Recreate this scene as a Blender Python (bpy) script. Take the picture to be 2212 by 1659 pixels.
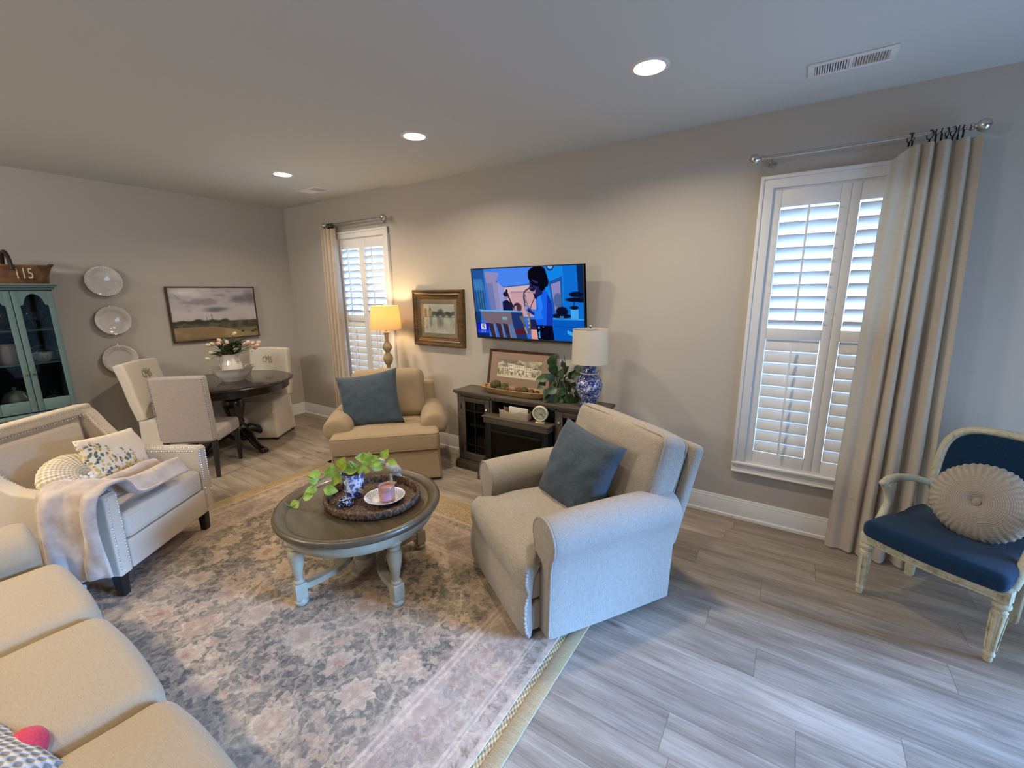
import bpy, bmesh, math, random
import numpy as np
from mathutils import Matrix, Vector, noise
random.seed(7)
PI = math.pi
scene = bpy.context.scene
COL = scene.collection
for _o in list(bpy.data.objects):
    bpy.data.objects.remove(_o)

def srgb(r, g, b):
    f = lambda v: (v/255/12.92) if v/255 <= 0.04045 else ((v/255+0.055)/1.055)**2.4
    return (f(r), f(g), f(b), 1.0)

# ------------------------------------------------------------------ camera
FPX, YAW, PITCH, ROLL = 928.642, 2.15056998, -0.212091388, -0.00963729
CAM = Vector((5.74694, -3.36629, 1.66445))
d = Vector((math.cos(YAW)*math.cos(PITCH), math.sin(YAW)*math.cos(PITCH), math.sin(PITCH)))
r = Vector((math.sin(YAW), -math.cos(YAW), 0)); u = r.cross(d)
rr = r*math.cos(ROLL)+u*math.sin(ROLL); uu = -r*math.sin(ROLL)+u*math.cos(ROLL)
cam_data = bpy.data.cameras.new('camera'); cam = bpy.data.objects.new('camera', cam_data); COL.objects.link(cam)
cam.matrix_world = Matrix(((rr.x, uu.x, -d.x, CAM.x), (rr.y, uu.y, -d.y, CAM.y), (rr.z, uu.z, -d.z, CAM.z), (0, 0, 0, 1)))
cam_data.sensor_width = 36; cam_data.sensor_fit = 'HORIZONTAL'; cam_data.lens = FPX/2212*36
cam_data.clip_start = 0.05; cam_data.clip_end = 200
scene.camera = cam

# ------------------------------------------------------------------ world, daylight, exposure
scene.view_settings.view_transform = 'Standard'; scene.view_settings.look = 'None'
scene.view_settings.exposure = -0.04; scene.view_settings.gamma = 1.0; scene.view_settings.use_curve_mapping = False
world = bpy.data.worlds.new('sky'); scene.world = world; world.use_nodes = True
wn = world.node_tree; wb = wn.nodes['Background']
wb.inputs[0].default_value = (0.42, 0.64, 1.0, 1); wb.inputs[1].default_value = 5.6

def area_light(name, loc, target, sx, sy, power, color, spread=PI):
    l = bpy.data.lights.new(name, 'AREA'); l.shape = 'RECTANGLE'; l.size = sx; l.size_y = sy; l.energy = power; l.color = color; l.spread = spread
    o = bpy.data.objects.new(name, l); COL.objects.link(o); o.location = loc
    o.rotation_euler = (Vector(target)-Vector(loc)).to_track_quat('-Z', 'Y').to_euler()
    return o
# daylight through the glass door in the rear wall, right behind the photographer
for _n, _p, _t, _w, _h in (('door_portal', (8.16, -1.25, .9), (6, -1.25, .9), 1.64, 1.8), ('window_portal', (5.945, .16, 1.36), (5.945, -1, 1.36), .8, 1.85), ('window_portal', (1.49, .16, 1.36), (1.49, -1, 1.36), .82, 1.85)):
    area_light(_n, _p, _t, _w, _h, 1.0, (1, 1, 1)).data.cycles.is_portal = True
area_light('left_fill_light', (1.9, -5.3, 2.7), (1.2, -3.0, .6), 1.2, .5, 92, (1.0, .97, .93))  # added fill light that lifts the left wall and ceiling, no modelled fixture
_l = bpy.data.lights.new('sky_glow', 'SUN'); _l.energy = 24.0; _l.angle = 0.38; _l.color = (0.20, 0.45, 1.0)   # bright open sky seen through the door
_o = bpy.data.objects.new('sky_glow', _l); COL.objects.link(_o); _o.location = (12, 1, 4)
_o.rotation_euler = Vector((-0.95, -0.30, -0.32)).to_track_quat('-Z', 'Y').to_euler()

# ------------------------------------------------------------------ mesh builder
def axis_pts(h, rad, n, k):
    rad = min(rad, h*0.999)
    a = h-rad
    inner = [-a+2*a*i/n for i in range(n+1)]
    if rad <= 1e-6: return [-h+2*h*i/n for i in range(n+1)]
    ex = [a+rad*math.tan(PI/4*j/k) for j in range(1, k+1)]
    return [-e for e in reversed(ex)]+inner+ex

class MB:
    def __init__(s): s.v = []; s.f = []
    def add(s, vs, fs, T=None):
        o = len(s.v)
        for p in vs:
            p = Vector(p)
            s.v.append(T @ p if T is not None else p)
        for f in fs: s.f.append([o+i for i in f])
        return s
    def soft(s, sx, sy, sz, rad=0.01, n=(1, 1, 1), k=2, fn=None, T=None, at=(0, 0, 0)):
        hs = (sx/2, sy/2, sz/2); rad = min(rad, min(hs)*0.999)
        ax = [axis_pts(hs[i], rad, n[i], k) for i in range(3)]
        L = [len(a)-1 for a in ax]; idx = {}; vs = []; fs = []
        def vid(i, j, l):
            key = (i, j, l)
            if key not in idx:
                p = [ax[0][i], ax[1][j], ax[2][l]]
                q = [max(-(hs[m]-rad), min(hs[m]-rad, p[m])) for m in range(3)]
                dv = Vector([p[m]-q[m] for m in range(3)])
                if dv.length > 1e-9: dv = dv.normalized()*rad
                w = Vector(q)+dv
                if fn: w = Vector(fn(w.x, w.y, w.z))
                idx[key] = len(vs); vs.append(w+Vector(at))
            return idx[key]
        for c in (0, 1, 2):
            a, b = [m for m in (0, 1, 2) if m != c]
            for side in (0, L[c]):
                for i in range(L[a]):
                    for j in range(L[b]):
                        q = []
                        for (ii, jj) in ((i, j), (i+1, j), (i+1, j+1), (i, j+1)):
                            t = [0, 0, 0]; t[a] = ii; t[b] = jj; t[c] = side; q.append(vid(*t))
                        fl = (side == 0) ^ (c == 1)
                        fs.append(q[::-1] if fl else q)
        return s.add(vs, fs, T)
    def box(s, x0, x1, y0, y1, z0, z1, rad=0.003, T=None, k=1):
        return s.soft(x1-x0, y1-y0, z1-z0, rad, k=k, T=T, at=((x0+x1)/2, (y0+y1)/2, (z0+z1)/2))
    def lathe(s, prof, n=32, T=None, at=(0, 0, 0), sx=1, sy=1, fn=None, close=False):
        vs = []; fs = []; at = Vector(at)
        for (rad, z) in prof:
            for i in range(n):
                a = 2*PI*i/n
                p = Vector((rad*math.cos(a)*sx, rad*math.sin(a)*sy, z))
                if fn: p = Vector(fn(p, a))
                vs.append(p+at)
        m = len(prof); rng = range(m) if close else range(m-1)
        for j in rng:
            for i in range(n):
                a, b = j*n+i, j*n+(i+1) % n; j2 = (j+1) % m
                fs.append((a, b, j2*n+(i+1) % n, j2*n+i))
        if not close:
            if prof[0][0] > 1e-5: fs.append(list(range(n))[::-1])
            if prof[-1][0] > 1e-5: fs.append([(m-1)*n+i for i in range(n)])
        return s.add(vs, fs, T)
    def tube(s, pts, rad, n=8, T=None, closed=False, rads=None):
        pts = [Vector(p) for p in pts]; m = len(pts); vs = []; fs = []
        up = None
        for i, p in enumerate(pts):
            if closed: t = pts[(i+1) % m]-pts[i-1]
            else: t = pts[min(i+1, m-1)]-pts[max(i-1, 0)]
            t = t.normalized() if t.length > 1e-9 else Vector((0, 0, 1))
            if up is None:
                up = Vector((0, 0, 1)) if abs(t.z) < 0.9 else Vector((1, 0, 0))
            up = (up-t*up.dot(t))
            if up.length < 1e-6: up = t.orthogonal()
            up.normalize(); w = t.cross(up); rd = rads[i] if rads else rad
            for j in range(n):
                a = 2*PI*j/n; vs.append(p+up*math.cos(a)*rd+w*math.sin(a)*rd)
        for i in range(m if closed else m-1):
            i2 = (i+1) % m
            for j in range(n):
                fs.append((i*n+j, i2*n+j, i2*n+(j+1) % n, i*n+(j+1) % n)[::-1])
        if not closed:
            fs.append(list(range(n))); fs.append([(m-1)*n+j for j in range(n)][::-1])
        return s.add(vs, fs, T)
    def prism(s, prof, y0, y1, rad=0.0, T=None, axis='y', steps=1, fn=None, k=3):
        # prof = (a, z) polygon, counter-clockwise, extruded along y (or x); ends rounded by insetting
        P = [Vector((p[0], p[1])) for p in prof]; m = len(P)
        area = sum(P[i].x*P[(i+1) % m].y-P[(i+1) % m].x*P[i].y for i in range(m))
        if area < 0: P = P[::-1]
        nr = []
        for i in range(m):
            e1 = (P[i]-P[i-1]); e2 = (P[(i+1) % m]-P[i])
            n1 = Vector((e1.y, -e1.x)); n2 = Vector((e2.y, -e2.x))
            n1 = n1.normalized() if n1.length > 1e-9 else n1; n2 = n2.normalized() if n2.length > 1e-9 else n2
            b = n1+n2; b = b.normalized() if b.length > 1e-6 else n1
            nr.append(b/max(0.5, b.dot(n2)))
        lay = []
        if rad > 0:
            for j in range(k+1):
                a = PI/2*j/k; lay.append((y0+rad*(1-math.cos(a)), 0))
            for j in range(1, steps): lay.append((y0+rad+(y1-y0-2*rad)*j/steps, 0))
            for j in range(k, -1, -1):
                a = PI/2*j/k; lay.append((y1-rad*(1-math.cos(a)), 0))
        else:
            lay = [(y0+(y1-y0)*j/steps, 0) for j in range(steps+1)]
        if rad > 0: lay = [(y, rad-(rad*math.sqrt(max(0, 1-(1-min(1, (min(y-y0, y1-y))/rad))**2)))) for (y, _) in lay]
        vs = []; fs = []
        for (y, ins) in lay:
            for i in range(m):
                q = P[i]-nr[i]*ins
                w = (q.x, y, q.y) if axis == 'y' else (y, q.x, q.y)
                if fn: w = fn(*w)
                vs.append(w)
        L = len(lay); fl = axis == 'y'
        for j in range(L-1):
            for i in range(m):
                q = (j*m+i, j*m+(i+1) % m, (j+1)*m+(i+1) % m, (j+1)*m+i)
                fs.append(q[::-1] if fl else q)
        c0 = list(range(m)); c1 = [(L-1)*m+i for i in range(m)]
        fs.append(c0 if fl else c0[::-1]); fs.append(c1[::-1] if fl else c1)
        return s.add(vs, fs, T)
    def grid(s, fn, nu, nv, T=None, closed_u=False):
        vs = [fn(i/nu, j/nv) for j in range(nv+1) for i in range(nu+1)]
        fs = [(j*(nu+1)+i, j*(nu+1)+i+1, (j+1)*(nu+1)+i+1, (j+1)*(nu+1)+i) for j in range(nv) for i in range(nu)]
        return s.add(vs, fs, T)
    def ball(s, c, rx, ry=None, rz=None, n=12, m=8, T=None, fn=None):
        ry = ry or rx; rz = rz or rx
        prof = [(math.sin(PI*j/m), -math.cos(PI*j/m)) for j in range(m+1)]
        def g(p, a):
            q = (p.x*rx, p.y*ry, p.z*rz)
            return fn(*q) if fn else q
        prof[0] = (1e-4, -1); prof[-1] = (1e-4, 1)
        return s.lathe(prof, n, T, at=c, fn=g)
    def pillow(s, w, h, t, n=14, T=None, pinch=0.12, wr=0.006, seed=0):
        # knife-edge cushion in the XZ plane, thickness along y
        vs = []; fs = []; idx = {}
        for side in (-1, 1):
            for j in range(n+1):
                for i in range(n+1):
                    uq, vq = 2*i/n-1, 2*j/n-1
                    edge = i in (0, n) or j in (0, n)
                    if edge and side == 1: idx[(side, i, j)] = idx[(-1, i, j)]; continue
                    px = uq*(1-pinch*(1-abs(uq)**2*0)*(1-vq*vq)*0.5*abs(uq)); pz = vq*(1-pinch*(1-uq*uq)*0.5*abs(vq))
                    th = ((1-uq**2)*(1-vq**2))**0.42*t/2
                    q = Vector((uq*3+seed, vq*3, side*2.0+seed))
                    th += wr*noise.noise(q*1.3)*(0 if edge else 1)+wr*0.6*noise.noise(q*3.1)*(0 if edge else 1)
                    idx[(side, i, j)] = len(vs); vs.append((px*w/2, side*th, pz*h/2))
            for j in range(n):
                for i in range(n):
                    q = [idx[(side, i, j)], idx[(side, i+1, j)], idx[(side, i+1, j+1)], idx[(side, i, j+1)]]
                    fs.append(q if side == -1 else q[::-1])
        return s.add(vs, fs, T)
    def build(s, name, mat, parent=None, smooth=True, angle=0.75, sub=0):
        me = bpy.data.meshes.new(name); me.from_pydata([tuple(p) for p in s.v], [], s.f); me.update()
        bm = bmesh.new(); bm.from_mesh(me); bmesh.ops.recalc_face_normals(bm, faces=bm.faces); bm.to_mesh(me); bm.free()
        if smooth:
            me.polygons.foreach_set('use_smooth', [True]*len(me.polygons))
            me.set_sharp_from_angle(angle=angle)
        if mat is not None: me.materials.append(mat)
        o = bpy.data.objects.new(name, me); COL.objects.link(o)
        if parent is not None: o.parent = parent
        if sub:
            m = o.modifiers.new('sub', 'SUBSURF'); m.levels = sub; m.render_levels = sub
        return o

def tag(o, label, cat, group=None, kind=None):
    o['label'] = label; o['category'] = cat
    if group: o['group'] = group
    if kind: o['kind'] = kind
    return o
def thing(name, label, cat, loc=(0, 0, 0), rz=0.0, group=None, kind=None, rot=None):
    o = bpy.data.objects.new(name, None); COL.objects.link(o); o.empty_display_size = 0.1
    o.location = loc; o.rotation_euler = rot if rot else (0, 0, rz)
    return tag(o, label, cat, group, kind)
def copy_tree(o, parent=None):
    c = o.copy(); COL.objects.link(c)
    if parent is not None: c.parent = parent
    for ch in list(o.children): copy_tree(ch, c)
    return c
def Tm(loc=(0, 0, 0), rx=0, ry=0, rz=0, sc=None):
    m = Matrix.Translation(loc) @ Matrix.Rotation(rz, 4, 'Z') @ Matrix.Rotation(ry, 4, 'Y') @ Matrix.Rotation(rx, 4, 'X')
    if sc: m = m @ Matrix.Diagonal((sc[0], sc[1], sc[2], 1))
    return m
def text_part(txt, size, depth, mat, parent, T, name='lettering', font_sc=(1, 1)):
    cu = bpy.data.curves.new('t', 'FONT'); cu.body = txt; cu.size = size; cu.extrude = depth; cu.align_x = 'CENTER'; cu.align_y = 'CENTER'; cu.resolution_u = 3
    to = bpy.data.objects.new('t', cu); COL.objects.link(to)
    bpy.context.view_layer.update()
    me = bpy.data.meshes.new_from_object(to); bpy.data.objects.remove(to)
    me.transform(T @ Matrix.Diagonal((font_sc[0], font_sc[1], 1, 1)))
    me.materials.clear(); me.materials.append(mat); me.name = name
    o = bpy.data.objects.new(name, me); COL.objects.link(o)
    if parent is not None: o.parent = parent
    return o

# ------------------------------------------------------------------ materials
class NT:
    def __init__(s, name):
        s.mat = bpy.data.materials.new(name); s.mat.use_nodes = True; s.t = s.mat.node_tree; s.n = s.t.nodes
        s.bsdf = s.n['Principled BSDF']; s.out = s.n['Material Output']
    def node(s, typ, props=None, **ins):
        nd = s.n.new('ShaderNode'+typ)
        for k_, v_ in (props or {}).items(): setattr(nd, k_, v_)
        for k_, v_ in ins.items():
            key = int(k_[1:]) if k_[0] == 'i' and k_[1:].isdigit() else k_.replace('_', ' ')
            s.put(nd.inputs[key], v_)
        return nd
    def put(s, sock, v):
        if hasattr(v, 'is_linked') or isinstance(v, bpy.types.NodeSocket): s.t.links.new(v, sock)
        elif isinstance(v, bpy.types.Node): s.t.links.new(v.outputs[0], sock)
        else:
            if isinstance(v, tuple) and len(v) == 4 and sock.type == 'VECTOR': v = v[:3]
            sock.default_value = v
    def math(s, op, a, b=0.0, c=0.0, clamp=False): return s.node('Math', {'operation': op, 'use_clamp': clamp}, i0=a, i1=b, i2=c).outputs[0]
    def vmath(s, op, a, b=(0, 0, 0)):
        nd = s.node('VectorMath', {'operation': op}, i0=a, i1=b)
        return nd.outputs[1] if op in ('LENGTH', 'DOT_PRODUCT', 'DISTANCE') else nd.outputs[0]
    def mix(s, fac, a, b, mode='MIX'):
        nd = s.n.new('ShaderNodeMix'); nd.data_type = 'RGBA'; nd.blend_type = mode
        s.put(nd.inputs[0], fac); s.put(nd.inputs[6], a); s.put(nd.inputs[7], b); return nd.outputs[2]
    def ramp(s, fac, stops, interp='LINEAR'):
        nd = s.n.new('ShaderNodeValToRGB'); nd.color_ramp.interpolation = interp; e = nd.color_ramp.elements
        while len(e) < len(stops): e.new(0.5)
        for el, (p, c) in zip(e, stops): el.position = p; el.color = c if len(c) == 4 else (*c, 1)
        s.put(nd.inputs[0], fac); return nd.outputs[0]
    def coord(s, kind='Object', scale=(1, 1, 1)):
        tc = s.n.new('ShaderNodeTexCoord'); v = tc.outputs[kind]
        if scale != (1, 1, 1):
            mp = s.n.new('ShaderNodeMapping'); mp.inputs['Scale'].default_value = scale; s.t.links.new(v, mp.inputs[0]); v = mp.outputs[0]
        return v
    def sep(s, v): return s.node('SeparateXYZ', i0=v).outputs
    def comb(s, x, y, z=0.0): return s.node('CombineXYZ', i0=x, i1=y, i2=z).outputs[0]
    def noise(s, v, scale=5, detail=3, rough=0.5): return s.node('TexNoise', Vector=v, Scale=scale, Detail=detail, Roughness=rough).outputs
    def set(s, **k):
        for a, b in k.items(): s.put(s.bsdf.inputs[a.replace('_', ' ')], b)
        return s
    def bump(s, h, strength=0.2, dist=0.01):
        b = s.node('Bump', Strength=strength, Distance=dist); s.put(b.inputs['Height'], h); s.put(s.bsdf.inputs['Normal'], b.outputs[0]); return s

def plain(name, col, rough=0.6, metal=0.0, var=0.0, vscale=8, spec=0.5, bump=0.0, bscale=60, coat=0.0):
    m = NT(name); col = col if len(col) == 4 else (*col, 1)
    m.set(Roughness=rough, Metallic=metal)
    m.bsdf.inputs['Specular IOR Level'].default_value = spec
    if coat: m.set(Coat_Weight=coat, Coat_Roughness=0.08)
    v = m.coord()
    if var:
        n = m.noise(v, vscale, 4)[0]
        lo = tuple(c*(1-var) for c in col[:3])+(1,); hi = tuple(min(1, c*(1+var)) for c in col[:3])+(1,)
        m.set(Base_Color=m.ramp(n, [(0.3, lo), (0.7, hi)]))
    else: m.set(Base_Color=col)
    if bump: m.bump(m.noise(v, bscale, 2)[0], bump, 0.004)
    return m.mat
def fabric(name, col, col2=None, weave=260, rough=0.95, bump=0.35, blotch=0.08, slub=0.0):
    m = NT(name); v = m.coord(); col2 = col2 or tuple(c*0.72 for c in col[:3])+(1,)
    n = m.noise(v, weave, 2, 0.7)[0]
    n2 = m.noise(m.coord(scale=(1, 1, 0.12)), weave*0.9, 1)[0]
    n3 = m.noise(m.coord(scale=(0.12, 1, 1)), weave*0.9, 1)[0]
    f = m.math('ADD', m.math('MULTIPLY', n, 0.4), m.math('ADD', m.math('MULTIPLY', n2, 0.3), m.math('MULTIPLY', n3, 0.3)))
    c = m.ramp(f, [(0.36, col2), (0.62, col)])
    if blotch:
        b = m.noise(v, 3.5, 4)[0]
        c = m.mix(m.math('MULTIPLY', b, blotch*2), c, tuple(x*0.6 for x in col[:3])+(1,))
    m.set(Base_Color=c, Roughness=rough); m.bsdf.inputs['Specular IOR Level'].default_value = 0.15
    m.set(Sheen_Weight=0.12, Sheen_Roughness=0.5)
    m.bump(f, bump, 0.002)
    return m.mat
def wood(name, dark, light, rough=0.45, scale=1.0, axis=0, coat=0.0):
    m = NT(name); sc = [14*scale]*3; sc[axis] = 1.2*scale
    v = m.coord(scale=tuple(sc))
    n = m.noise(v, 2.2, 6, 0.6)[0]; n2 = m.noise(v, 9, 3)[0]
    f = m.math('ADD', m.math('MULTIPLY', n, 0.7), m.math('MULTIPLY', n2, 0.3))
    m.set(Base_Color=m.ramp(f, [(0.35, dark), (0.65, light)]), Roughness=rough)
    if coat: m.set(Coat_Weight=coat, Coat_Roughness=0.1)
    m.bump(n2, 0.06, 0.003)
    return m.mat
def glass(name, tint=(0.95, 0.97, 0.97, 1), refl=0.12, rough=0.02, fres=0.35):
    m = NT(name); tr = m.node('BsdfTransparent', Color=tint); gl = m.node('BsdfGlossy', Color=(1, 1, 1, 1), Roughness=rough)
    lw = m.node('LayerWeight', Blend=0.25)
    mx = m.node('MixShader'); m.put(mx.inputs[0], m.math('ADD', m.math('MULTIPLY', lw.outputs[0], fres), refl, clamp=True)); m.put(mx.inputs[1], tr); m.put(mx.inputs[2], gl)
    m.put(m.out.inputs[0], mx); return m.mat
def emit(name, col, strength):
    m = NT(name); e = m.node('Emission', Color=col, Strength=strength); m.put(m.out.inputs[0], e); return m.mat
def translucent(name, col, trans=0.4, weave=True, rough=0.9, tcol=None):
    m = NT(name); v = m.coord(scale=(1, 1, 1)); c = col
    if weave:
        n = m.noise(m.coord(scale=(20, 20, 420)), 1.0, 3)[0]; n2 = m.noise(m.coord(scale=(420, 420, 16)), 1.0, 2)[0]
        f = m.math('ADD', m.math('MULTIPLY', n, 0.6), m.math('MULTIPLY', n2, 0.4))
        c = m.ramp(f, [(0.35, tuple(x*0.82 for x in col[:3])+(1,)), (0.62, col)])
    df = m.node('BsdfDiffuse', Color=c); tl = m.node('BsdfTranslucent', Color=tcol or c)
    mx = m.node('MixShader', Fac=trans); m.put(mx.inputs[1], df); m.put(mx.inputs[2], tl); m.put(m.out.inputs[0], mx)
    return m.mat
def vcol_mat(name, emission=0.0, rough=0.6, coat=0.0):
    m = NT(name); a = m.node('VertexColor', {'layer_name': 'Col'})
    if emission:
        e = m.node('Emission', Color=a.outputs[0], Strength=emission); m.put(m.out.inputs[0], e)
    else:
        m.set(Base_Color=a.outputs[0], Roughness=rough)
        if coat: m.set(Coat_Weight=coat)
    return m.mat

# small raster canvas whose cells become coloured faces of a flat sheet (paintings, prints, the screen)
class Canvas:
    def __init__(s, w, h, bg=(128, 128, 128)):
        s.w, s.h = w, h; s.a = np.zeros((h, w, 3)); s.a[:] = bg
        s.X, s.Y = np.meshgrid((np.arange(w)+0.5)/w, (np.arange(h)+0.5)/h)   # y grows downward
    def blend(s, m, col, al=1.0):
        m = np.clip(m, 0, 1)[..., None]*al; s.a = s.a*(1-m)+np.array(col, float)*m
    def poly(s, pts, col, al=1.0, soft=1):
        m = np.zeros((s.h, s.w), bool); n = len(pts)
        for i in range(n):
            x0, y0 = pts[i]; x1, y1 = pts[(i+1) % n]
            if y0 == y1: continue
            c = (s.Y >= min(y0, y1)) & (s.Y < max(y0, y1))
            m ^= c & (s.X < x0+(s.Y-y0)*(x1-x0)/(y1-y0))
        m = m.astype(float)
        for _ in range(soft): m = s.blur(m)
        s.blend(m, col, al)
    def rect(s, x0, y0, x1, y1, col, al=1.0): s.poly([(x0, y0), (x1, y0), (x1, y1), (x0, y1)], col, al)
    def ell(s, cx, cy, rx, ry, col, al=1.0, soft=0.15):
        dd = np.sqrt(((s.X-cx)/rx)**2+((s.Y-cy)/ry)**2); s.blend((1+soft-dd)/(2*soft) if soft else (dd < 1)*1.0, col, al)
    def line(s, pts, wd, col, al=1.0):
        asp = s.w/s.h; m = np.zeros((s.h, s.w))
        for (x0, y0), (x1, y1) in zip(pts[:-1], pts[1:]):
            ax, ay, bx, by = x0*asp, y0, x1*asp, y1; px, py = s.X*asp-ax, s.Y-ay; dx, dy = bx-ax, by-ay
            t = np.clip((px*dx+py*dy)/max(1e-9, dx*dx+dy*dy), 0, 1); dist = np.hypot(px-t*dx, py-t*dy)
            m = np.maximum(m, np.clip((wd-dist)*s.h+0.5, 0, 1))
        s.blend(m, col, al)
    @staticmethod
    def blur(m):
        p = np.pad(m, 1, mode='edge'); return (p[:-2, 1:-1]+p[2:, 1:-1]+p[1:-1, :-2]+p[1:-1, 2:]+2*p[1:-1, 1:-1])/6
    def noise(s, sx, sy, seed=0, octs=4):
        rg = np.random.RandomState(seed); tot = np.zeros((s.h, s.w)); amp = 1; ts = 0
        for o in range(octs):
            gx, gy = max(2, int(sx*2**o)), max(2, int(sy*2**o)); g = rg.rand(gy+2, gx+2)
            fx, fy = s.X*gx, s.Y*gy; ix, iy = fx.astype(int), fy.astype(int); tx, ty = fx-ix, fy-iy
            tx = tx*tx*(3-2*tx); ty = ty*ty*(3-2*ty)
            v = (g[iy, ix]*(1-tx)+g[iy, ix+1]*tx)*(1-ty)+(g[iy+1, ix]*(1-tx)+g[iy+1, ix+1]*tx)*ty
            tot += v*amp; ts += amp; amp *= 0.55
        return tot/ts
    def sheet(s, name, W, H, mat, parent, T):
        # sheet in local XZ plane facing -y, centred
        w, h = s.w, s.h
        vs = np.zeros((h+1, w+1, 3)); gx, gz = np.meshgrid(np.linspace(-W/2, W/2, w+1), np.linspace(H/2, -H/2, h+1)); vs[..., 0] = gx; vs[..., 2] = gz
        i = np.arange(h)[:, None]*(w+1)+np.arange(w)[None]; q = np.stack([i+w+1, i+w+2, i+1, i], -1).reshape(-1, 4)
        me = bpy.data.meshes.new(name); me.from_pydata(vs.reshape(-1, 3).tolist(), [], q.tolist()); me.transform(T)
        ca = me.color_attributes.new('Col', 'BYTE_COLOR', 'CORNER')
        c = np.ones((h*w, 4)); c[:, :3] = np.clip(s.a.reshape(-1, 3)/255, 0, 1)
        ca.data.foreach_set('color_srgb', np.repeat(c, 4, axis=0).astype(np.float32).ravel())
        me.materials.append(mat); o = bpy.data.objects.new(name, me); COL.objects.link(o)
        if parent is not None: o.parent = parent
        return o
# ------------------------------------------------------------------ shared materials
M_white = plain('white_trim_paint', srgb(226, 224, 221), 0.4, spec=0.4)
M_wall = plain('greige_wall_paint', srgb(186, 179, 169), 0.85, spec=0.2, bump=0.05, bscale=180)
M_ceil = plain('ceiling_paint', srgb(206, 209, 207), 0.9, spec=0.1, bump=0.04, bscale=220)
M_nickel = plain('brushed_nickel', (0.62, 0.60, 0.56, 1), 0.25, 1.0)
M_chrome = plain('bright_nailhead', (0.75, 0.72, 0.66, 1), 0.22, 1.0)
M_black = plain('black_metal', (0.005, 0.005, 0.005, 1), 0.5, spec=.25)
M_glass = glass('clear_glass', refl=0.03)
M_ceramic = plain('white_glazed_ceramic', srgb(226, 222, 216), 0.16, coat=0.5)
M_espresso = plain('espresso_wood', (0.010, 0.005, 0.004, 1), 0.22, var=0.4, vscale=10, coat=0.35)

def floor_material():
    m = NT('grey_oak_planks'); p = m.sep(m.coord('Object')); PW, PL = 0.182, 1.22
    row = m.math('FLOOR', m.math('DIVIDE', m.math('ADD', p[1], 0.02), PW))
    rnd = m.node('TexWhiteNoise', {'noise_dimensions': '1D'}, W=m.math('ADD', row, 0.37)).outputs[0]
    xs = m.math('DIVIDE', m.math('ADD', p[0], m.math('MULTIPLY', rnd, 7.0)), PL); colm = m.math('FLOOR', xs)
    cell = m.comb(row, colm, 0.5)
    wn = m.node('TexWhiteNoise', {'noise_dimensions': '3D'}, Vector=cell)
    off = m.vmath('SCALE', wn.outputs[1]); off.node.inputs[3].default_value = 9.0
    g = m.vmath('ADD', m.coord('Object'), off)
    def sc(v, x, y):
        mp = m.n.new('ShaderNodeMapping'); mp.inputs['Scale'].default_value = (x, y, 1); m.t.links.new(v, mp.inputs[0]); return mp.outputs[0]
    big = m.noise(sc(g, 0.9, 6.0), 1.6, 5, 0.6)[0]; fine = m.noise(sc(g, 3.0, 70.0), 1.5, 4, 0.65)[0]
    knots = m.node('TexVoronoi', Vector=sc(g, 1.25, 4.2), Scale=1.15).outputs[0]
    ring = m.noise(sc(g, 2.0, 12.0), 1.2, 2)[0]
    f = m.math('ADD', m.math('MULTIPLY', big, 0.62), m.math('MULTIPLY', fine, 0.38))
    c = m.ramp(f, [(0.30, srgb(102, 89, 77)), (0.46, srgb(136, 122, 108)), (0.60, srgb(162, 148, 133)), (0.75, srgb(178, 165, 150))])
    tint = m.math('ADD', 0.85, m.math('MULTIPLY', wn.outputs[0], 0.22))
    tc = m.comb(tint, tint, m.math('MULTIPLY', tint, 0.985)); c = m.mix(1.0, c, tc, 'MULTIPLY')
    kn = m.ramp(m.math('ADD', knots, m.math('MULTIPLY', m.math('SUBTRACT', ring, 0.5), 0.18)), [(0.02, (1, 1, 1)), (0.11, (0, 0, 0))])
    c = m.mix(m.math('MULTIPLY', kn, 0.8), c, srgb(78, 68, 60))
    streak = m.ramp(m.noise(sc(g, 0.7, 9.0), 2.2, 4, 0.6)[0], [(0.60, (0, 0, 0)), (0.74, (1, 1, 1))])
    c = m.mix(m.math('MULTIPLY', streak, 0.5), c, srgb(98, 86, 76))
    fy = m.math('FRACT', m.math('DIVIDE', m.math('ADD', p[1], 0.02), PW)); fx = m.math('FRACT', xs)
    ey = m.math('LESS_THAN', m.math('MINIMUM', fy, m.math('SUBTRACT', 1, fy)), 0.0075)
    ex = m.math('LESS_THAN', m.math('MINIMUM', fx, m.math('SUBTRACT', 1, fx)), 0.0012)
    c = m.mix(m.math('MULTIPLY', m.math('MAXIMUM', ex, ey), 0.55), c, srgb(70, 60, 52))
    m.set(Base_Color=c, Roughness=m.math('ADD', 0.42, m.math('MULTIPLY', fine, 0.2)))
    m.bump(m.math('SUBTRACT', m.math('MULTIPLY', fine, 0.3), m.math('MAXIMUM', ex, ey)), 0.12, 0.003)
    return m.mat
M_floor = floor_material()

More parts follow.
